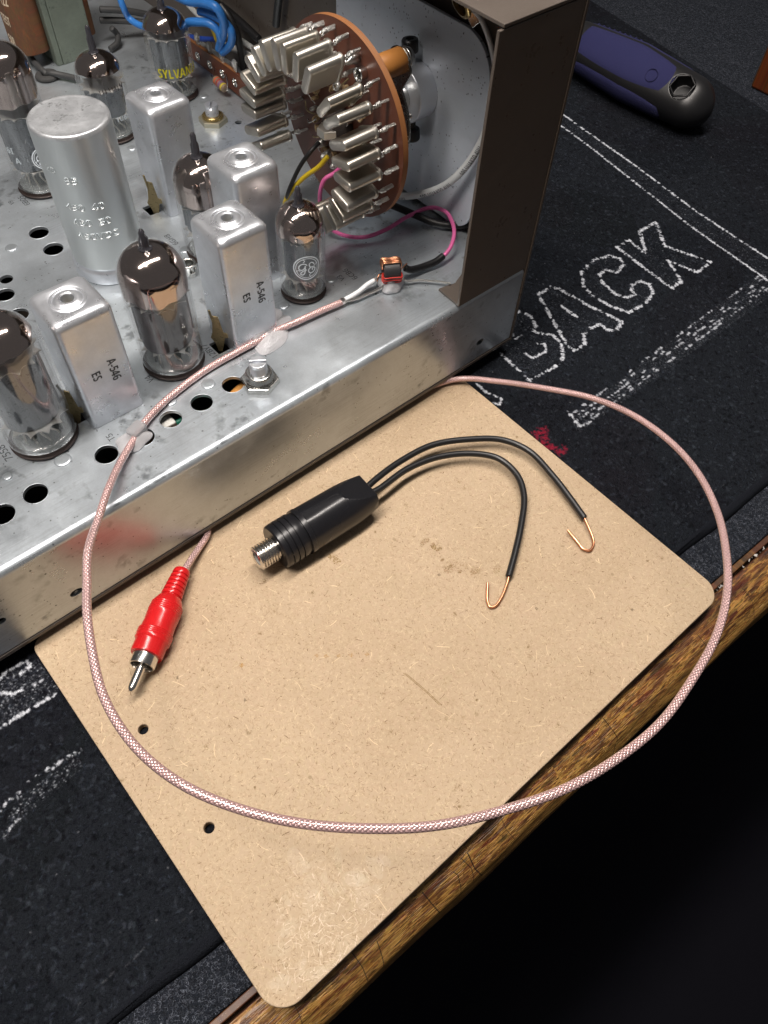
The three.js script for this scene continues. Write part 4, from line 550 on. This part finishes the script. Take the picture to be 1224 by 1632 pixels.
// ---------------------------------------------------------------- toroid in its drop of hot glue
{
  const c = deck(622, 455); const o = thing('toroid_coil', 'small black ferrite bead wound with copper wire on the deck', 'toroid', [c.x, YT + 3.2, c.z]);
  const ax = V(0.86, 0, 0.5).normalize();
  const g = along(lathe([[1.6, 0], [3.9, 0], [4.2, 0.4], [4.2, 6.2], [3.9, 6.6], [1.6, 6.6], [1.6, 0]], 32), V(0, 0, 0), ax); T(g, -ax.x * 3.3, 4.2, -ax.z * 3.3); mesh('core', crease(g, 0.6), matFerrite, o);
  const loop = (a, out, r, m, name) => { const up = V(0, Math.cos(a), 0).add(V(-ax.z, 0, ax.x).multiplyScalar(Math.sin(a))), k = (s, h) => V(0, 4.2, 0).addScaledVector(ax, s).addScaledVector(up, h); const p = [k(-3.6, 1.4), k(-3.75, 3), k(-3.5, out), k(0, out + 0.1), k(3.5, out), k(3.75, 3), k(3.6, 1.4), k(0, 1.2)]; return tube([...p, p[0]], r, 40, 6); };
  mesh('copper_winding', [-0.9, -0.72, -0.54, -0.36, -0.18, 0, 0.18, 0.36, 0.54].map((a) => loop(a - 0.25, 4.5 + rr(0, 0.25), 0.27)), matCopper, o);
  mesh('red_winding', [1.55, 1.85, 2.3, 2.8].map((a) => loop(a, 4.5, 0.26)), wire(0.5, 0.03, 0.02, 0.3), o);
  mesh('copper_tails', [tube([V(3, 4, 2), V(5.5, 4.4, 1.4), V(8, 4, 0.5)], 0.26, 12, 6), tube([V(-3, 3, -2), V(-5, 3.4, -1.6), V(-6.5, 1.6, -0.8)], 0.26, 12, 6)], matCopper, o);
  const blob = (pts, y0) => { const R = []; for (const [r, y] of pts) { const q = []; for (let k = 0; k < 36; k++) { const a = -k / 36 * Math.PI * 2, w = 1 + 0.09 * Math.sin(3 * a + 1) + 0.06 * Math.sin(5 * a + y * 0.6); q.push(V(r * w * Math.cos(a), y0 + y, r * w * Math.sin(a))); } R.push(q); } return loft(R.reverse()); };
  tag(mesh('hot_glue_drop', T(blob([[4.9, 0.06], [5.4, 0.5], [5.2, 1.8], [4.6, 3.6], [3.4, 5], [1.6, 5.6]], YT), c.x, 0, c.z), matHotGlue), 'cloudy white drop of hot glue holding the ferrite bead', 'glue');
  const d = deck(432, 535), d2 = deck(413, 541);
  const g2 = blob([[10.4, 0.06], [10.5, 0.25], [9.4, 0.9], [8, 1.6], [5.4, 2.6], [2.4, 3.2]], 0); g2.scale(1.05, 1, 0.66); g2.rotateY(0.45); T(g2, d.x, YT, d.z - 0.5);
  const g3 = blob([[8.6, 0.06], [8.2, 2], [7, 4], [4.6, 5.6], [1.8, 6.2]], 0); g3.scale(1.2, 1, 0.55); g3.rotateY(0.3); T(g3, d2.x + 4, YT, d2.z - 3.2);
  tag(mesh('hot_glue_patch', [g2, g3], matHotGlue), 'cloudy hot glue patch over the cable at the foot of the stamped can', 'glue');
  const e = deck(214, 704); const g4 = blob([[5.6, 0.06], [5.6, 0.6], [4.6, 1.6], [3.4, 2.6], [1.5, 3.1]], 0); g4.scale(1.1, 1, 0.8);
  tag(mesh('hot_glue_patch', [T(g4, e.x - 0.4, YT, e.z), T(rbox(6.4, 4.6, 4.6, 1.2, 3).rotateY(0.35), e.x + 2.6, YT + 2.5, e.z - 1.5)], matHotGlue), 'milky block of hot glue holding the cable at the deck holes', 'glue');
}

// ---------------------------------------------------------------- coax cable with red phono plug
{
  const o = thing('coax_cable', 'pink clear jacketed braided coax cable looping from the deck to a red phono plug', 'cable', [0, 0, 0]);
  const bt = (() => { const n = 256, col = new Uint8Array(n * n * 4), h = new Uint8Array(n * n * 4);                // over-and-under silver braid seen through a pink jacket
    for (let y = 0; y < n; y++) for (let x = 0; x < n; x++) { const u = x / n * 2, v = y / n * 2, a = ((u + v) % 1 + 1) % 1, b = ((u - v) % 1 + 1) % 1, over = (Math.floor(u + v) + Math.floor(u - v + 8)) % 2 === 0; const s = over ? a : b, k = over ? b : a; const r = Math.sqrt(Math.max(0, 1 - Math.pow((s - 0.5) * 2, 2))) * (0.55 + 0.45 * Math.sqrt(Math.max(0, 1 - Math.pow((k - 0.5) * 2, 2)))); const st = 0.88 + 0.12 * Math.cos(s * Math.PI * 2 * 5), i = (y * n + x) * 4, w = (0.86 + 0.14 * r) * st; col[i] = 255 * clamp(w * 1.0); col[i + 1] = 255 * clamp(w * 0.86); col[i + 2] = 255 * clamp(w * 0.855); col[i + 3] = 255; h[i] = h[i + 1] = h[i + 2] = r * 255; h[i + 3] = 255; }
    const mk = (d, srgb) => { const t = new THREE.DataTexture(d, n, n); t.wrapS = t.wrapT = THREE.RepeatWrapping; t.magFilter = THREE.LinearFilter; if (srgb) t.colorSpace = THREE.SRGBColorSpace; t.repeat.set(1 / 2.6, 3); t.needsUpdate = true; return t; }; return { c: mk(col, true), b: mk(h, false) }; })();
  const jacket = MP({ map: bt.c, bumpMap: bt.b, bumpScale: 0.00028, metalness: 0.5, roughness: 0.24, color: lin(1, 0.93, 0.91), clearcoat: 1, clearcoatRoughness: 0.1 });
  const D = [[470, 514, 49.2], [440, 527, 49], [405, 546, 48.8], [372, 564, 48.6], [335, 585, 48.5], [295, 613, 48.5], [258, 644, 48.6], [230, 674, 49], [212, 703, 49.2], [193, 735, 50.2], [172, 780, 52.5], [154, 830, 55], [142, 880, 57], [137, 930, 58.5], [138, 980, 59.5], [146, 1040, 60], [164, 1105, 60], [195, 1165, 60], [240, 1214, 60], [300, 1254, 60], [380, 1288, 60], [480, 1311, 60], [600, 1321, 59], [700, 1315, 58], [800, 1293, 57], [900, 1257, 56], [980, 1213, 55], [1050, 1152, 54], [1105, 1083, 53], [1142, 1010, 52], [1158, 940, 50], [1157, 880, 47.5], [1142, 815, 45], [1112, 757, 41.5], [1070, 706, 37.5], [1010, 663, 32], [940, 634, 25], [865, 617, 18], [795, 608, 11], [730, 604, 6.2]].map(([u, v, y], i) => PY(u + (i > 9 && i < 38 ? rr(-1.6, 1.6) : 0), v + (i > 9 && i < 38 ? rr(-1.6, 1.6) : 0), y + (i > 9 && i < 38 ? rr(-0.7, 0.7) : 0)));
  const tail = [V(-58, 4.8, -6), V(-76, 3.6, -18), V(-110, 3.2, -24), V(-140, 3.6, -20), V(-158, 4.2, -8)];
  const T0 = [[331, 850, 5.2], [318, 872, 6.2], [302, 896, 7.8], [292, 912, 8.6]].map(([u, v, y]) => PY(u, v, y));
  mesh('braided_jacket', tube([...D, ...tail, ...T0], 1.25, 620, 18), jacket, o);
  mesh('white_dielectric', tube([[480, 510, 49.2], [545, 480, 49.2], [570, 466, 49.8], [586, 453, 50.4], [596, 447, 51]].map(([u, v, y]) => PY(u, v, y)), 0.95), wire(0.74, 0.76, 0.78, 0.3), o);
  mesh('inner_conductor', tube([[594, 448, 51], [603, 441, 51.6], [613, 437, 52.4]].map(([u, v, y]) => PY(u, v, y)), 0.62), matSolder, o);
  mesh('braid_sleeve', tube([[466, 516, 49.2], [510, 496, 49.2], [548, 480, 49.1]].map(([u, v, y]) => PY(u, v, y)), 1.27, 60, 16), jacket, o);
  mesh('frayed_braid', [T(new THREE.SphereGeometry(1.5, 14, 10), ...PY(546, 480, 49.3).toArray()), tube([[544, 481, 49], [565, 477, 48.8], [585, 469, 48.6], [603, 461, 48.7], [612, 456, 49.3]].map(([u, v, y]) => PY(u, v, y)), 0.62)], M({ color: lin(0.7, 0.68, 0.66), metalness: 1, roughness: 0.32, bumpMap: again(grainTex, 2), bumpScale: 0.0008 }), o);
  // plug: axis from the cable end to the pin tip
  const a = PY(291, 909, 8.2), e = PY(208, 1103, 9.4), L = a.distanceTo(e), pl = new THREE.Group(); pl.name = 'phono_plug'; o.add(pl);
  const k = L / 47; const P = [[0, 0], [2.7, 0], [3.0, 0.5]];
  for (let i = 0; i < 6; i++) { const y = 0.9 + i * 1.75, r = 2.95 + i * 0.14; P.push([r + 0.12, y], [r + 0.22, y + 0.9], [r + 0.1, y + 1.25], [r - 0.35, y + 1.35], [r - 0.35, y + 1.6]); }
  P.push([3.9, 11.6], [4.4, 12.2], [5.4, 14.4]); for (let i = 0; i < 5; i++) P.push([5.65 + i * 0.04, 15 + i * 0.75], [5.5 + i * 0.04, 15.35 + i * 0.75]);
  P.push([5.75, 19.4], [5.55, 22], [5.8, 25.2]); for (let i = 0; i < 4; i++) P.push([6.2, 25.6 + i * 0.7], [6.05, 25.95 + i * 0.7]);
  P.push([6.1, 28.8], [5.5, 29.6], [5.55, 33.4], [5.3, 34], [4.4, 34.1], [4.4, 33.5]);
  const ax = (p, seg = 44) => along(lathe(p.map(([r, y]) => [r, y * k]), seg), a, e);
  const red = MP({ color: lin(0.56, 0.012, 0.014), roughness: 0.36, roughnessMap: again(smudgeRough, 4), clearcoat: 0.25, clearcoatRoughness: 0.25 });
  mesh('red_body', crease(ax(P), 0.7), red, pl);
  mesh('shield_ring', crease(ax([[3.7, 33.4], [4.35, 33.5], [4.35, 37.6], [4.2, 37.9], [3.8, 37.9], [3.7, 37.4], [3.7, 33.4]]), 0.7), matChrome, pl);
  mesh('insulator', ax([[0, 34.6], [3.7, 34.6]]), M({ color: lin(0.03, 0.03, 0.03), roughness: 0.6 }), pl);
  mesh('centre_pin', crease(ax([[1.55, 34.5], [1.55, 44.8], [1.3, 46], [0.7, 46.8], [0, 47]], 24), 0.9), matChrome, pl);
}

// ---------------------------------------------------------------- black antenna adapter with two hooked leads
{
  const y0 = 12.2, a = PY(407.5, 892, y0), e = PY(586, 784, y0), o = thing('antenna_adapter', 'black moulded adapter with threaded metal socket and two hooked wire leads on the board', 'adapter', [0, 0, 0]);
  const L = a.distanceTo(e), ax = (p, seg = 56) => along(lathe(p, seg), a, e); const s0 = 8.4;
  const th = [[2.6, 0.4], [3.7, 0], [4.2, 0.5]]; for (let i = 0; i < 7; i++) th.push([4.7, 0.7 + i * 1.1], [4.7, 1.1 + i * 1.1], [3.7, 1.4 + i * 1.1], [3.7, 1.5 + i * 1.1]); th.push([4.2, s0 + 0.6]);
  mesh('threaded_socket', crease(ax(th, 40), 0.5), matChrome, o);
  mesh('socket_insert', ax([[0, 1.4], [0.7, 1.2], [0.7, 1.8], [2.7, 1.8], [2.9, 0.6]], 24), M({ color: lin(0.34, 0.33, 0.3), roughness: 0.5 }), o);
  const B = [[0, s0 + 0.5], [4.2, s0], [8.0, s0], [8.6, s0 + 0.5], [8.8, s0 + 2.2]]; for (let i = 0; i < 3; i++) { const y = s0 + 2.4 + i * 2.3; B.push([8.35, y], [8.35, y + 0.35], [8.85, y + 0.5], [8.85, y + 2.1]); }
  const yb = s0 + 10.4; B.push([8.3, yb], [8.3, yb + 0.4], [9.1, yb + 0.5], [9.1, yb + 2.3], [8.75, yb + 2.5]);
  mesh('ribbed_collar', crease(ax(B), 0.5), matBlackGloss, o);
  // round barrel cut down to a wedge at the lead end
  const up = V(0, 1, 0), d = e.clone().sub(a).normalize(), sd = new THREE.Vector3().crossVectors(up, d).normalize(), rings = [], y1 = yb + 2.3, N = 72, cut = L - 13;
  for (let i = 0; i <= 40; i++) { const s = i < 4 ? lerp(y1, cut, i / 4) : lerp(cut, L, (i - 4) / 36), f = clamp((s - cut) / (L - cut)), h = lerp(8.7, 4.6, f), w = lerp(9.6, 6.9, clamp((f - 0.35) / 0.65)), q = [], R = 8.95 - 0.015 * (s - y1) - 1.3 * f * f; for (let j = 0; j < N; j++) { const t = j / N * Math.PI * 2, p = clamp(R * Math.cos(t), -w, w), u = clamp(R * Math.sin(t), -h, h); q.push(a.clone().addScaledVector(d, s).addScaledVector(sd, p).addScaledVector(up, u)); } rings.push(q); }
  const last = rings[rings.length - 1]; rings.push(last.map((p) => p.clone().lerp(e, 0.06).addScaledVector(d, 0.3)));
  mesh('wedge_barrel', crease(loft(rings.reverse()), 0.25), matBlackGloss, o);
  const pw = (l) => l.map(([u, v, y]) => PY(u, v, y));
  const insul = M({ color: lin(0.010, 0.010, 0.011), roughness: 0.38 });
  const lead = (w, h) => { const m = mesh('insulated_lead', tube(pw(w), 1.3), insul, o); mesh('copper_hook', tube(pw(h), 0.52, 60, 10), matCopper, m); };
  lead([[578, 783, 12.6], [600, 763, 12], [640, 734, 10.5], [690, 709, 9.5], [750, 700, 8.8], [800, 701, 8.2], [842, 718, 7.6], [880, 757, 7], [908, 793, 6.4], [931, 825, 6]], [[929, 821, 6], [936, 836, 5.6], [944, 855, 5], [946, 867, 4.6], [940, 877, 4.4], [930, 875, 4.4], [918, 861, 4.6], [905, 845, 5.4]]);
  lead([[584, 789, 12.2], [603, 780, 11.6], [650, 747, 10.4], [700, 728, 9.4], [755, 723, 8.8], [795, 731, 8.4], [824, 757, 7.9], [835, 790, 7.4], [830, 840, 6.8], [820, 885, 6.2], [811, 918, 5.8]], [[812, 914, 5.8], [807, 933, 5.2], [798, 954, 4.7], [789, 966, 4.4], [781, 967, 4.4], [777, 958, 4.5], [777, 929, 5.6]]);
}

// ---------------------------------------------------------------- screwdriver handle
{
  const o = thing('screwdriver', 'blue and black moulded screwdriver handle lying on the dark mat', 'screwdriver', [0, 0, 0]);
  const A = PY(900, 62, 17), B = PY(1131, 182, 15), d = B.clone().sub(A).normalize(), L = A.distanceTo(B), up = V(0, 1, 0).addScaledVector(d, -d.y).normalize(), sd = new THREE.Vector3().crossVectors(d, up).normalize();
  const rad = (s) => { const t = s / L; return t < 0.1 ? lerp(10.5, 13.5, t / 0.1) : t < 0.5 ? lerp(13.5, 16.5, (t - 0.1) / 0.4) : t < 0.86 ? lerp(16.5, 14.4, (t - 0.5) / 0.36) : 14.4 * Math.sqrt(Math.max(0, 1 - Math.pow((t - 0.86) / 0.14, 2))); };
  const at = (s, th, k = 1) => { const r = rad(s) * (1 + 0.05 * Math.cos(3 * th + 0.6)) * k; return A.clone().addScaledVector(d, s).addScaledVector(up, r * Math.sin(th)).addScaledVector(sd, r * Math.cos(th)); };
  const c = at(L * 0.83, 0.95, 1.0), n = at(L * 0.83, 0.95, 2).sub(c).normalize(), rings = []; for (let i = 0; i <= 170; i++) { const s = i / 170 * L * 0.999, q = []; for (let j = 0; j < 150; j++) { const p = at(s, j / 150 * Math.PI * 2), v = p.clone().sub(c), k = v.dot(n), r = v.addScaledVector(n, -k).length(); if (k > -6 && r < 7.2) p.addScaledVector(n, -7.5 * sstep(7.2, 5.6, r)); q.push(p); } rings.push(q); }
  mesh('black_grip', loft(rings), matBlack, o);
  const blue = M({ color: lin(0.011, 0.012, 0.075), roughness: 0.75, bumpMap: again(grainTex, 5), bumpScale: 0.0003 });
  const pad = (th0, th1, s0, s1, k, name, m, cutEnd = 0) => { const r = []; for (let i = 0; i <= 30; i++) { const t = i / 30, q = [], nar = 1 - 0.28 * Math.pow(Math.abs(t - 0.45) / 0.55, 3); for (let j = 0; j <= 16; j++) { const th = lerp(th0, th1, 0.5 + (j / 16 - 0.5) * nar), edge = Math.min(1, Math.min(j, 16 - j) / 2, Math.min(i, 30 - i) / 2); q.push(at(lerp(s0, s1, t) - cutEnd * Math.pow(Math.abs(j / 16 - 0.5) * 2, 2) * (t > 0.5 ? 1 : -0.4), th, 1 + k * edge - 0.01)); } for (let j = 16; j >= 0; j--) { const th = lerp(th0, th1, 0.5 + (j / 16 - 0.5) * nar); q.push(at(lerp(s0, s1, t), th, 0.95)); } r.push(q); } return mesh(name, crease(loft(r), 0.6), m, o); };
  pad(0.15, 1.75, L * 0.14, L * 0.77, 0.03, 'blue_side_pad', blue, 3);
  pad(1.82, 2.95, L * 0.10, L * 0.84, 0.035, 'blue_ribbed_pad', blue, 4);
  pad(-1.2, 0.05, L * 0.14, L * 0.8, 0.03, 'blue_side_pad', blue, 3);
  for (let i = 0; i < 9; i++) { const s = L * (0.16 + i * 0.035); mesh('grip_rib', tube([at(s, 2.05, 1.035), at(s, 2.35, 1.045), at(s, 2.7, 1.035)], 0.7, 8, 6), blue, o); }
  mesh('hole_rim', along(new THREE.TorusGeometry(7.1, 0.6, 8, 6).rotateX(Math.PI / 2), c, c.clone().add(n)), matBlack, o);
  const k2 = at(L * 0.655, 0.75, 1.03), n2 = at(L * 0.655, 0.75, 2).sub(k2).normalize(); mesh('moulded_ring', along(new THREE.TorusGeometry(3.6, 0.3, 6, 32).rotateX(Math.PI / 2), k2, k2.clone().add(n2)), blue, o);
  mesh('steel_shank', rod(A.clone().addScaledVector(d, -70), A.clone(), 3.2, 16), matChrome, o);
}

// ---------------------------------------------------------------- terminal strip, resistor, blue wires at the back
{
  const x = -17, z0 = -233, z1 = -172, o = thing('terminal_strip', 'brown phenolic terminal strip with riveted eyelets standing on the deck', 'terminal strip', [x, YT, z0]);
  const L = z1 - z0; const sh = path(null, [[0, 1], [L - 1, -1.5], [L + 1.5, -2.2], [L, 8.5], [L - 9, 9.4], [0, 9.6]]); const es = [6, 17, 28, 39, 50].map((z) => [z, 4.6]); for (const [z, y] of es) sh.holes.push(roundHole(z, y, 1.2));
  mesh('strip', uvBox(T(ext(sh, 1.8, 0.15).rotateY(-Math.PI / 2), 0.9, 2.3, 0)), matPhenolic, o); mesh('strip_edge', T(boxAt(-0.85, 0.85, 0, 0.4, 0, L - 10, 0.1), 0, 11.8, 0), matPhenolicEdge, o);
  for (const [z, y] of es) { mesh('eyelet', along(lathe([[1.1, -2.4], [1.1, 0.2], [1.9, 0.4], [2.1, 0.1], [2.0, -0.1]], 20), V(-1, y + 2.3, z), V(-2, y + 2.3, z)), matSteel, o); mesh('solder_tag', uvBox([boxAt(-0.3, 0.3, 8, 16, z - 1.4, z + 1.4, 0.2), T(new THREE.SphereGeometry(1.7, 12, 8).scale(0.8, 1.3, 1), 0, 15.5, z)].map(flat).reduce((p, q) => mergeGeometries([p, q]))), matSolder, o); }
  mesh('bracket_foot', boxAt(-1, 6, 0.1, 1, L / 2 - 4, L / 2 + 4, 0.2), matSteel, o);
  const p = PX(345, 128, -23), q = PX(357, 140, -23), r = thing('resistor', 'small axial resistor with red violet and yellow bands on the terminal strip', 'resistor', [0, 0, 0]); const dd = q.clone().sub(p).normalize();
  const A = p.clone().addScaledVector(dd, -1.4), B = q.clone().addScaledVector(dd, 1.4), LL = A.distanceTo(B);
  mesh('body', along(lathe([[0, 0], [1.6, 0.2], [2, 0.8], [2, LL - 0.8], [1.6, LL - 0.2], [0, LL]], 18), A, B), M({ color: lin(0.2, 0.14, 0.09), roughness: 0.5 }), r);
  [[0.22, [0.45, 0.08, 0.03]], [0.42, [0.28, 0.03, 0.03]], [0.6, [0.16, 0.07, 0.2]], [0.8, [0.5, 0.4, 0.03]]].forEach(([t, c]) => mesh('colour_band', along(lathe([[2.02, LL * t - 0.45], [2.05, LL * t - 0.4], [2.05, LL * t + 0.4], [2.02, LL * t + 0.45]], 18), A, B), M({ color: lin(...c), roughness: 0.45 }), r));
  mesh('lead', [tube([B, B.clone().addScaledVector(dd, 1.2), PX(362, 128, -20), PX(360, 118, -18)], 0.35, 16, 6), tube([A, A.clone().addScaledVector(dd, -1.2), PX(342, 108, -18)], 0.35, 16, 6)], matSteel, r);
  const W = (label, l, rad, m) => tag(mesh('hookup_wire', tube(l.map(([u, v, xx]) => PX(u, v, xx)), rad), m), label, 'wire');
  const blue = wire(0.03, 0.17, 0.5, 0.4);
  W('upper thick blue wire arching over to the terminal strip', [[270, -12, -30], [300, 2, -26], [325, 4, -24], [345, 12, -22], [355, 30, -20], [356, 50, -19], [351, 70, -18], [349, 78, -18]], 2.0, blue);
  W('middle thick blue wire curling down beside the upper one', [[318, 18, -22], [338, 24, -20], [356, 34, -18], [368, 48, -16.5], [369, 66, -16], [360, 79, -16.5], [354, 83, -17]], 1.9, blue);
  W('lower thick blue wire coming round the lettered tube', [[292, 48, -30], [296, 38, -28], [315, 35, -25], [335, 38, -22], [348, 50, -20], [352, 64, -19]], 1.9, blue);
  W('thin dark blue wire lying behind the terminal strip', [[300, 58, -8], [322, 62, -7], [345, 63, -6]], 1.3, wire(0.012, 0.05, 0.3));
  W('blue wire rising behind the transformer', [[188, -12, -40], [196, 10, -40], [205, 28, -38], [222, 40, -36], [240, 44, -34]], 1.6, blue);
  W('black wire bending down behind the terminal strip', [[352, 8, -14], [366, 28, -13], [378, 55, -12], [384, 85, -11], [388, 110, -10]], 1.7, wire(0.012, 0.012, 0.013));
  W('pale grey flat lead running behind the blue wires', [[300, 8, -6], [318, 26, -6], [345, 48, -5], [380, 62, -5], [410, 82, -5]], 1.3, wire(0.42, 0.43, 0.42));
  W('white lead running behind the crystal wheel', [[358, 72, -6], [385, 82, -5], [412, 93, -5]], 1.6, wire(0.5, 0.5, 0.49));
  W('black cable lying along the brown panel behind the wires', [[330, 0, -4], [352, 10, -4], [380, 32, -4], [412, 62, -4]], 1.9, wire(0.01, 0.01, 0.011));
  W('black cable hanging down the brown panel', [[446, -12, -4], [443, 10, -4], [440, 40, -4]], 1.8, wire(0.012, 0.013, 0.014));
  W('yellow wire crossing behind the blue wires', [[318, 12, -14], [326, 22, -13], [336, 40, -12], [346, 66, -11]], 1.0, wire(0.42, 0.3, 0.02));
}

// ---------------------------------------------------------------- transformer and its leads
{
  const o = thing('transformer', 'small transformer with grey green steel frame and brown paper wrapped coil', 'transformer', [-70, YT, -262]);
  const grey = M({ map: again(zincCol.c, 1 / 60), color: lin(0.22, 0.25, 0.20), roughness: 0.5, metalness: 0.35 }), top = 60;
  mesh('core_stack', uvBox(boxAt(-2.4, 15.6, 0.2, top, -26, -0.9, 0.6)), M({ color: lin(0.16, 0.17, 0.15), metalness: 0.6, roughness: 0.5 }), o);
  mesh('frame', [uvBox(boxAt(-1, 17.5, 0, top + 1.2, -0.8, 0.6, 0.5)), uvBox(boxAt(-4.2, -1.1, 0, top + 1.2, -20, 0.4, 0.5))], grey, o);
  const paper = (txt) => canvasTex(256, 320, (c, W, H) => { c.fillStyle = '#5a3a22'; c.fillRect(0, 0, W, H); for (let i = 0; i < 900; i++) { c.fillStyle = `rgba(${rr(60, 150) | 0},${rr(36, 92) | 0},${rr(16, 44) | 0},0.16)`; c.beginPath(); c.ellipse(rr(0, W), rr(0, H), rr(1, 16), rr(1, 6), rr(0, 3), 0, 7); c.fill(); } if (txt) { c.fillStyle = 'rgba(226,214,190,0.85)'; c.font = 'bold 34px sans-serif'; ['69-8-08', '95-122', 'TEST', '508'].forEach((s, i) => c.fillText(s, 60, 110 + i * 52)); } });
  const coil = (x0, x1, z0, z1, txt) => { const rr1 = roundRect(x0, z0, x1, z1, Math.min(7, (x1 - x0) / 2.1)); const g = flat(slab(rr1, top - 7, top - 14, 0.5, 10)), p = g.attributes.position, u = g.attributes.uv; for (let i = 0; i < p.count; i++) u.setXY(i, (p.getX(i) - x0 + p.getZ(i) - z0) / 30, p.getY(i) / top); return g; };
  mesh('paper_coil', coil(-19, -2.6, -22, -1.5), M({ map: paper(true), roughness: 0.75 }), o);
  mesh('paper_coil', coil(15.8, 23, -24, -4), M({ map: paper(false), roughness: 0.75 }), o);
  const k = deck(76, 124); const gr = thing('rubber_grommet', 'dark rubber grommet in the deck beside the transformer', 'grommet', [k.x, YT, k.z]);
  mesh('grommet_ring', lathe([[2.2, 0.1], [5.4, 0.1], [6, 0.9], [5.4, 2], [4, 2.6], [2.6, 2.2], [2.2, 1]], 32), M({ color: lin(0.03, 0.03, 0.03), roughness: 0.8 }), gr);
  const W = (label, l, rad) => tag(mesh('hookup_wire', tube(l, rad), wire(0.035, 0.036, 0.037, 0.6)), label, 'wire');
  W('dark grey lead looping from the transformer coil into the grommet', [PY(62, 48, 50), PY(48, 56, 50), PY(42, 70, 50), PY(50, 92, 50), PY(64, 109, 50), PY(74, 118, 49), V(k.x, YT + 0.6, k.z)], 1.5);
  W('dark grey lead running from the grommet behind the lettered tube', [V(k.x, YT + 1, k.z), PY(80, 117, 50), PY(100, 120, 49.5), PY(125, 126, 49.2)], 1.5);
  W('dark grey lead curling at the far side of the transformer', [PY(178, 45, 56), PY(187, 55, 52), PY(187, 68, 50), PY(176, 78, 49)], 1.5);
  W('black lead running across behind the lettered tube', [PY(160, 15, 64), PY(200, 17, 62), PY(240, 24, 58)], 1.6);
  W('second black lead running across behind the lettered tube', [PY(160, 32, 58), PY(195, 33, 57), PY(235, 36, 55)], 1.6);
}

// ---------------------------------------------------------------- the lamps themselves, above the bench and out of the picture
{
  const o = thing('tube_lamp', 'long white ceiling tube lamp hanging over the workbench', 'lamp', [BAR.x, BAR.y, BAR.z]);
  mesh('housing', boxAt(-BAR.w / 2 - 10, BAR.w / 2 + 10, 4, 60, -BAR.d / 2 - 12, BAR.d / 2 + 12, 4), M({ color: lin(0.7, 0.7, 0.7), roughness: 0.5 }), o);
  mesh('diffuser', boxAt(-BAR.w / 2, BAR.w / 2, 0, 3.8, -BAR.d / 2, BAR.d / 2, 0.5), M({ color: lin(0.9, 0.9, 0.9), emissive: new THREE.Color(0xfff6ee), emissiveIntensity: 2 }), o);
  const b = thing('round_work_lamp', 'round glowing work lamp bulb above the workbench', 'lamp', [BULB.x, BULB.y, BULB.z]);
  mesh('bulb', new THREE.SphereGeometry(34, 32, 20), M({ color: lin(0.9, 0.9, 0.9), emissive: new THREE.Color(0xfff4ea), emissiveIntensity: 6 }), b);
  mesh('cap', T(lathe([[14, 30], [16, 36], [15, 70], [0, 72]], 24), 0, 0, 0), matSteel, b);
}

renderer.render(scene, camera);
